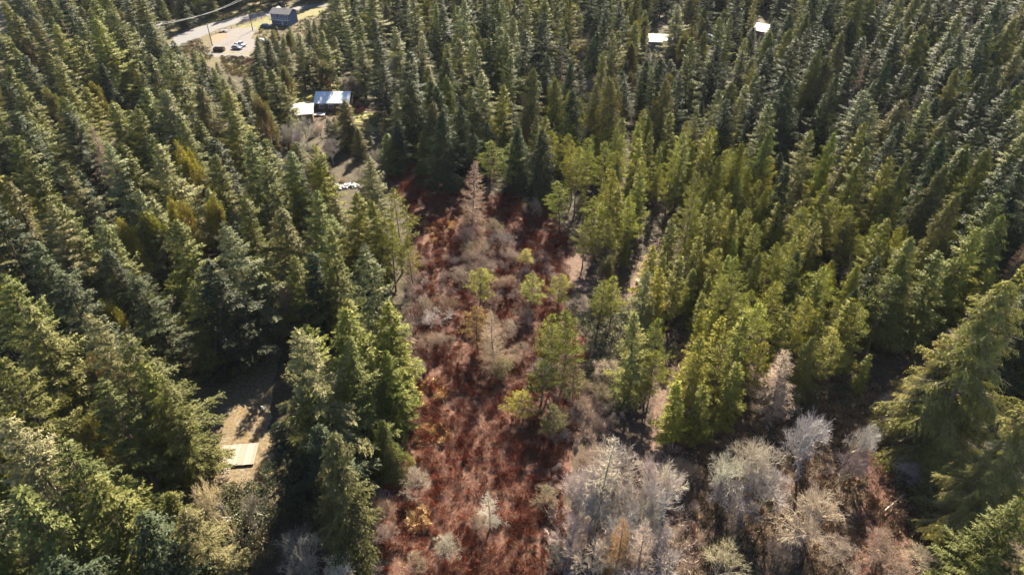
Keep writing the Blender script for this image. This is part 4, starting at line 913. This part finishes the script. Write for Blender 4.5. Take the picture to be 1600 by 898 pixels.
def wire(a, c, sag, label, r=.05):
    pts = [a.lerp(c, i / 14) - Vector((0, 0, sag * 4 * (i / 14) * (1 - i / 14))) for i in range(15)]
    V, Fc = tube_path([list(p) for p in pts], [r] * 15, 4); b = MB(); b.add(V, Fc); o = b.obj('power_line', pm('wire', (.30, .30, .31), rough=.6)); tag(o, label, 'power line', 'power lines')
ex = Vector(at(400, -14, 15))
for i, q in enumerate((-2.4, 2.4)):
    off = Vector((q * math.cos(R(62)), q * math.sin(R(62)), -.1)); nm = ('lower', 'upper')[i]
    wire(pc + off, ex + off, 2.2, f'{nm} of the two bright cables running up right from the crossarm pole')
    wire(pc + off, Vector(at(205, 100, 9)) + off, .6, f'{nm} of the two cables running down left from the crossarm pole')
wire(pa, pb, .8, 'thin single wire strung between the two dark roadside poles', .02)

# plank platform
plw = pm('weathered_planks', (.19, .15, .12), scale=5, var=.22)
x0, y0, _ = at(370, 709, .5); pf = empty('plank_platform', (x0, y0, 0), R(6)); tag(pf, 'pale weathered plank platform at the sunny end of the shaded driveway', 'platform')
pmesh3 = MB().box((0, 0, 0), (.178, 4.3, .05)).mesh('plank', [pm('stained_planks', (.175, .14, .11), scale=4, var=.3)])
rr = random.Random(3); pmesh = MB().box((0, 0, 0), (.183, 4.3, .05)).mesh('plank', [plw]); pmesh2 = MB().box((0, 0, 0), (.183, 4.3, .05)).mesh('plank', [pm('pale_planks', (.25, .205, .165), scale=5, var=.15)])
for i in range(30):
    o = bpy.data.objects.new('plank', rr.choice((pmesh, pmesh2, pmesh2, pmesh3)) if i < 10 else rr.choice((pmesh, pmesh, pmesh3, pmesh2))); COL.objects.link(o); o.parent = pf; o.location = (-2.85 + i * .1965, rr.uniform(-.04, .04), .34 + rr.uniform(-.006, .006))
for yy in (-1.9, 0, 1.9): b = MB(); b.box((0, yy, .23), (5.8, .12, .16)); b.obj('joist', plw, pf)
for sx in (-2.7, 0, 2.7):
    for yy in (-1.9, 1.9): b = MB(); b.box((sx, yy + .13, .15), (.14, .14, .3)); b.obj('post', plw, pf)
st = empty('wooden_steps', (x0 - .9, y0 - 2.45, 0), R(6)); tag(st, 'short pale wooden steps leading down from front edge of the plank platform', 'steps')
for i in range(3): b = MB(); b.box((0, -.3 * i - .2, .27 - .1 * i), (1.2, .3, .06)); b.obj('tread', M['pale_planks'], st)
for sx in (-.62, .62): b = MB(); b.stick((sx, -.05, .28), (sx, -1.05, .04), .07, k=4); b.obj('stringer', plw, st)

# white plastic chair by the driveway
xq, yq, _ = at(413, 640); ch = empty('plastic_chair', (xq, yq, .02), R(150)); tag(ch, 'white plastic garden chair at right edge of the sunlit driveway', 'chair')
wpl = pm('white_plastic', (.8, .8, .8), rough=.35)
b = MB(); b.box((0, 0, .44), (.52, .5, .05)); b.obj('seat', wpl, ch)
b = MB(); [b.box((-.2 + .1 * i, .26 + .0, .72), (.06, .04, .5)) for i in range(5)]; b.box((0, .26, .99), (.52, .05, .08)); b.obj('backrest', wpl, ch)
for sx in (-.24, .24):
    for sy in (-.23, .23): b = MB(); b.stick((sx, sy, .42), (sx * 1.1, sy * 1.1, 0), .03, k=5); b.obj('leg', wpl, ch)
    b = MB(); b.box((sx * 1.1, 0, .66), (.06, .5, .04)); b.box((sx * 1.1, -.22, .54), (.05, .05, .22)); b.obj('armrest', wpl, ch)

# white bucket on the upper trail
xq, yq, _ = at(996, 441); bk = empty('plastic_bucket', (xq, yq, .03)); tag(bk, 'white plastic bucket standing on the upper trail between pines', 'bucket')
k = 14; V = []; 
for z_, r_ in ((0, .30), (.62, .38), (.62, .35), (.04, .27)):
    V += [[r_ * math.cos(2 * math.pi * i / k), r_ * math.sin(2 * math.pi * i / k), z_] for i in range(k)]
b = MB(); b.add(np.array(V), np.array([[j * k + i, j * k + (i + 1) % k, (j + 1) * k + (i + 1) % k, (j + 1) * k + i] for j in range(3) for i in range(k)])); b.add(np.array(V[-k:]), np.array([list(range(k))])); b.obj('pail', wpl, bk)
b = MB(); V, Fc = tube_path([[.38 * math.cos(a), .05, .6 + .3 * math.sin(a)] for a in np.linspace(0, math.pi, 12)], [.015] * 12, 5); b.add(V, Fc); b.obj('handle', M['dark_metal'], bk)

# pale stones, logs
def stone_mesh(seed, s):
    rr = np.random.default_rng(seed); phi = np.linspace(0, math.pi, 5); V = [[0, 0, 1.]]
    for p in phi[1:-1]:
        for i in range(6): a = 2 * math.pi * i / 6 + p; V.append([math.sin(p) * math.cos(a), math.sin(p) * math.sin(a), math.cos(p)])
    V.append([0, 0, -1.]); V = np.array(V) * rr.uniform(.75, 1.15, (len(V), 1)) * s
    b = MB(); b.add(V, np.array([[0, 1 + i, 1 + (i + 1) % 6] for i in range(6)] + [[19, 13 + (i + 1) % 6, 13 + i] for i in range(6)]))
    b.f.append(np.array([[1 + j * 6 + i, 7 + j * 6 + i, 7 + j * 6 + (i + 1) % 6, 1 + j * 6 + (i + 1) % 6] for j in range(2) for i in range(6)])); b.i.append(0)
    return b.mesh('stone', [pm('pale_stone', (.34, .34, .35), var=.2, scale=4)])
sm = [stone_mesh(i, (.5, .38, .26)) for i in range(4)]
xq, yq, _ = at(541, 292); sp_ = empty('stone_pile', (xq, yq, 0), R(12)); tag(sp_, 'long heap of whitish stones at left edge of the shaded meadow top', 'stone pile')
for i in range(62):
    o = bpy.data.objects.new('stone', rr.choice(sm)); COL.objects.link(o); o.parent = sp_; q = rr.uniform(-3.2, 3.2); yy = rr.gauss(0, .8)
    o.location = (q, yy, .2 + max(0, .5 - abs(yy) * .5) * rr.random()); o.rotation_euler = (rr.uniform(-.4, .4), rr.uniform(-.4, .4), rr.uniform(0, 6)); sc_ = rr.uniform(.6, 1.25); o.scale = (sc_,) * 3
def log(u, v, L, rz, r_, label, col=(.5, .44, .38), dz=0):
    x, y, _ = at(u, v); b = MB(); rr2 = random.Random(u); pts = [[-L / 2 + L * i / 8, rr2.uniform(-.12, .12), r_ + dz + rr2.uniform(0, .1)] for i in range(9)]
    V, Fc = tube_path(pts, [r_ * (1 - .07 * i) for i in range(9)], 7); b.add(V, Fc)
    for i in range(5):
        q = pts[rr2.randrange(2, 8)]; b.stick(q, (q[0] + rr2.uniform(.3, 1), q[1] + rr2.uniform(-1, 1), q[2] + rr2.uniform(.1, .8)), .04, .015, 5)
    o = b.obj('fallen_log', pm('log' + str(int(col[0] * 100)), col, var=.25, scale=3)); o.name = 'fallen_log'; o.location = (x, y, 0); o.rotation_euler = (0, 0, R(rz)); tag(o, label, 'log', 'fallen logs')
log(1395, 790, 5, 35, .13, 'pale fallen branch lying in the rusty gap at lower right', (.24, .2, .17), dz=.5)
log(1010, 620, 3.5, 70, .10, 'grey fallen log beside lower end of the narrow dirt path', (.3, .27, .25))
log(578, 177, 3.6, 4, .22, 'pale log lying across the top of the small yellow lawn', (.7, .62, .52))
log(880, 438, 4, -40, .10, 'bleached thin log along the curved trail end', (.6, .5, .45))
#log(760, 895, 5, 50, .09, 'bleached stick in the meadow at bottom edge of the view', (.55, .48, .4), dz=.9)
log(1420, 610, 4, 20, .14, 'grey log in shade left of the giant right edge tree', (.28, .25, .23), dz=.4)
log(100, 605, 6, 40, .2, 'brown log beside the left driveway bend', (.22, .15, .11))

# ------------------------------------------------------------------ air
hz = MB(); hz.box((0, 1750, 43.5), (6200, 6700, 89)); m = bpy.data.materials.new('haze_air'); m.use_nodes = True; t = m.node_tree; t.nodes.clear()
o_ = t.nodes.new('ShaderNodeOutputMaterial'); pv = t.nodes.new('ShaderNodeVolumePrincipled'); pv.inputs['Color'].default_value = (.80, .88, 1, 1); pv.inputs['Density'].default_value = .000028; pv.inputs['Anisotropy'].default_value = .0
t.links.new(pv.outputs[0], o_.inputs['Volume']); tag(hz.obj('haze', m), 'thin bluish haze over the forest', kind='stuff')
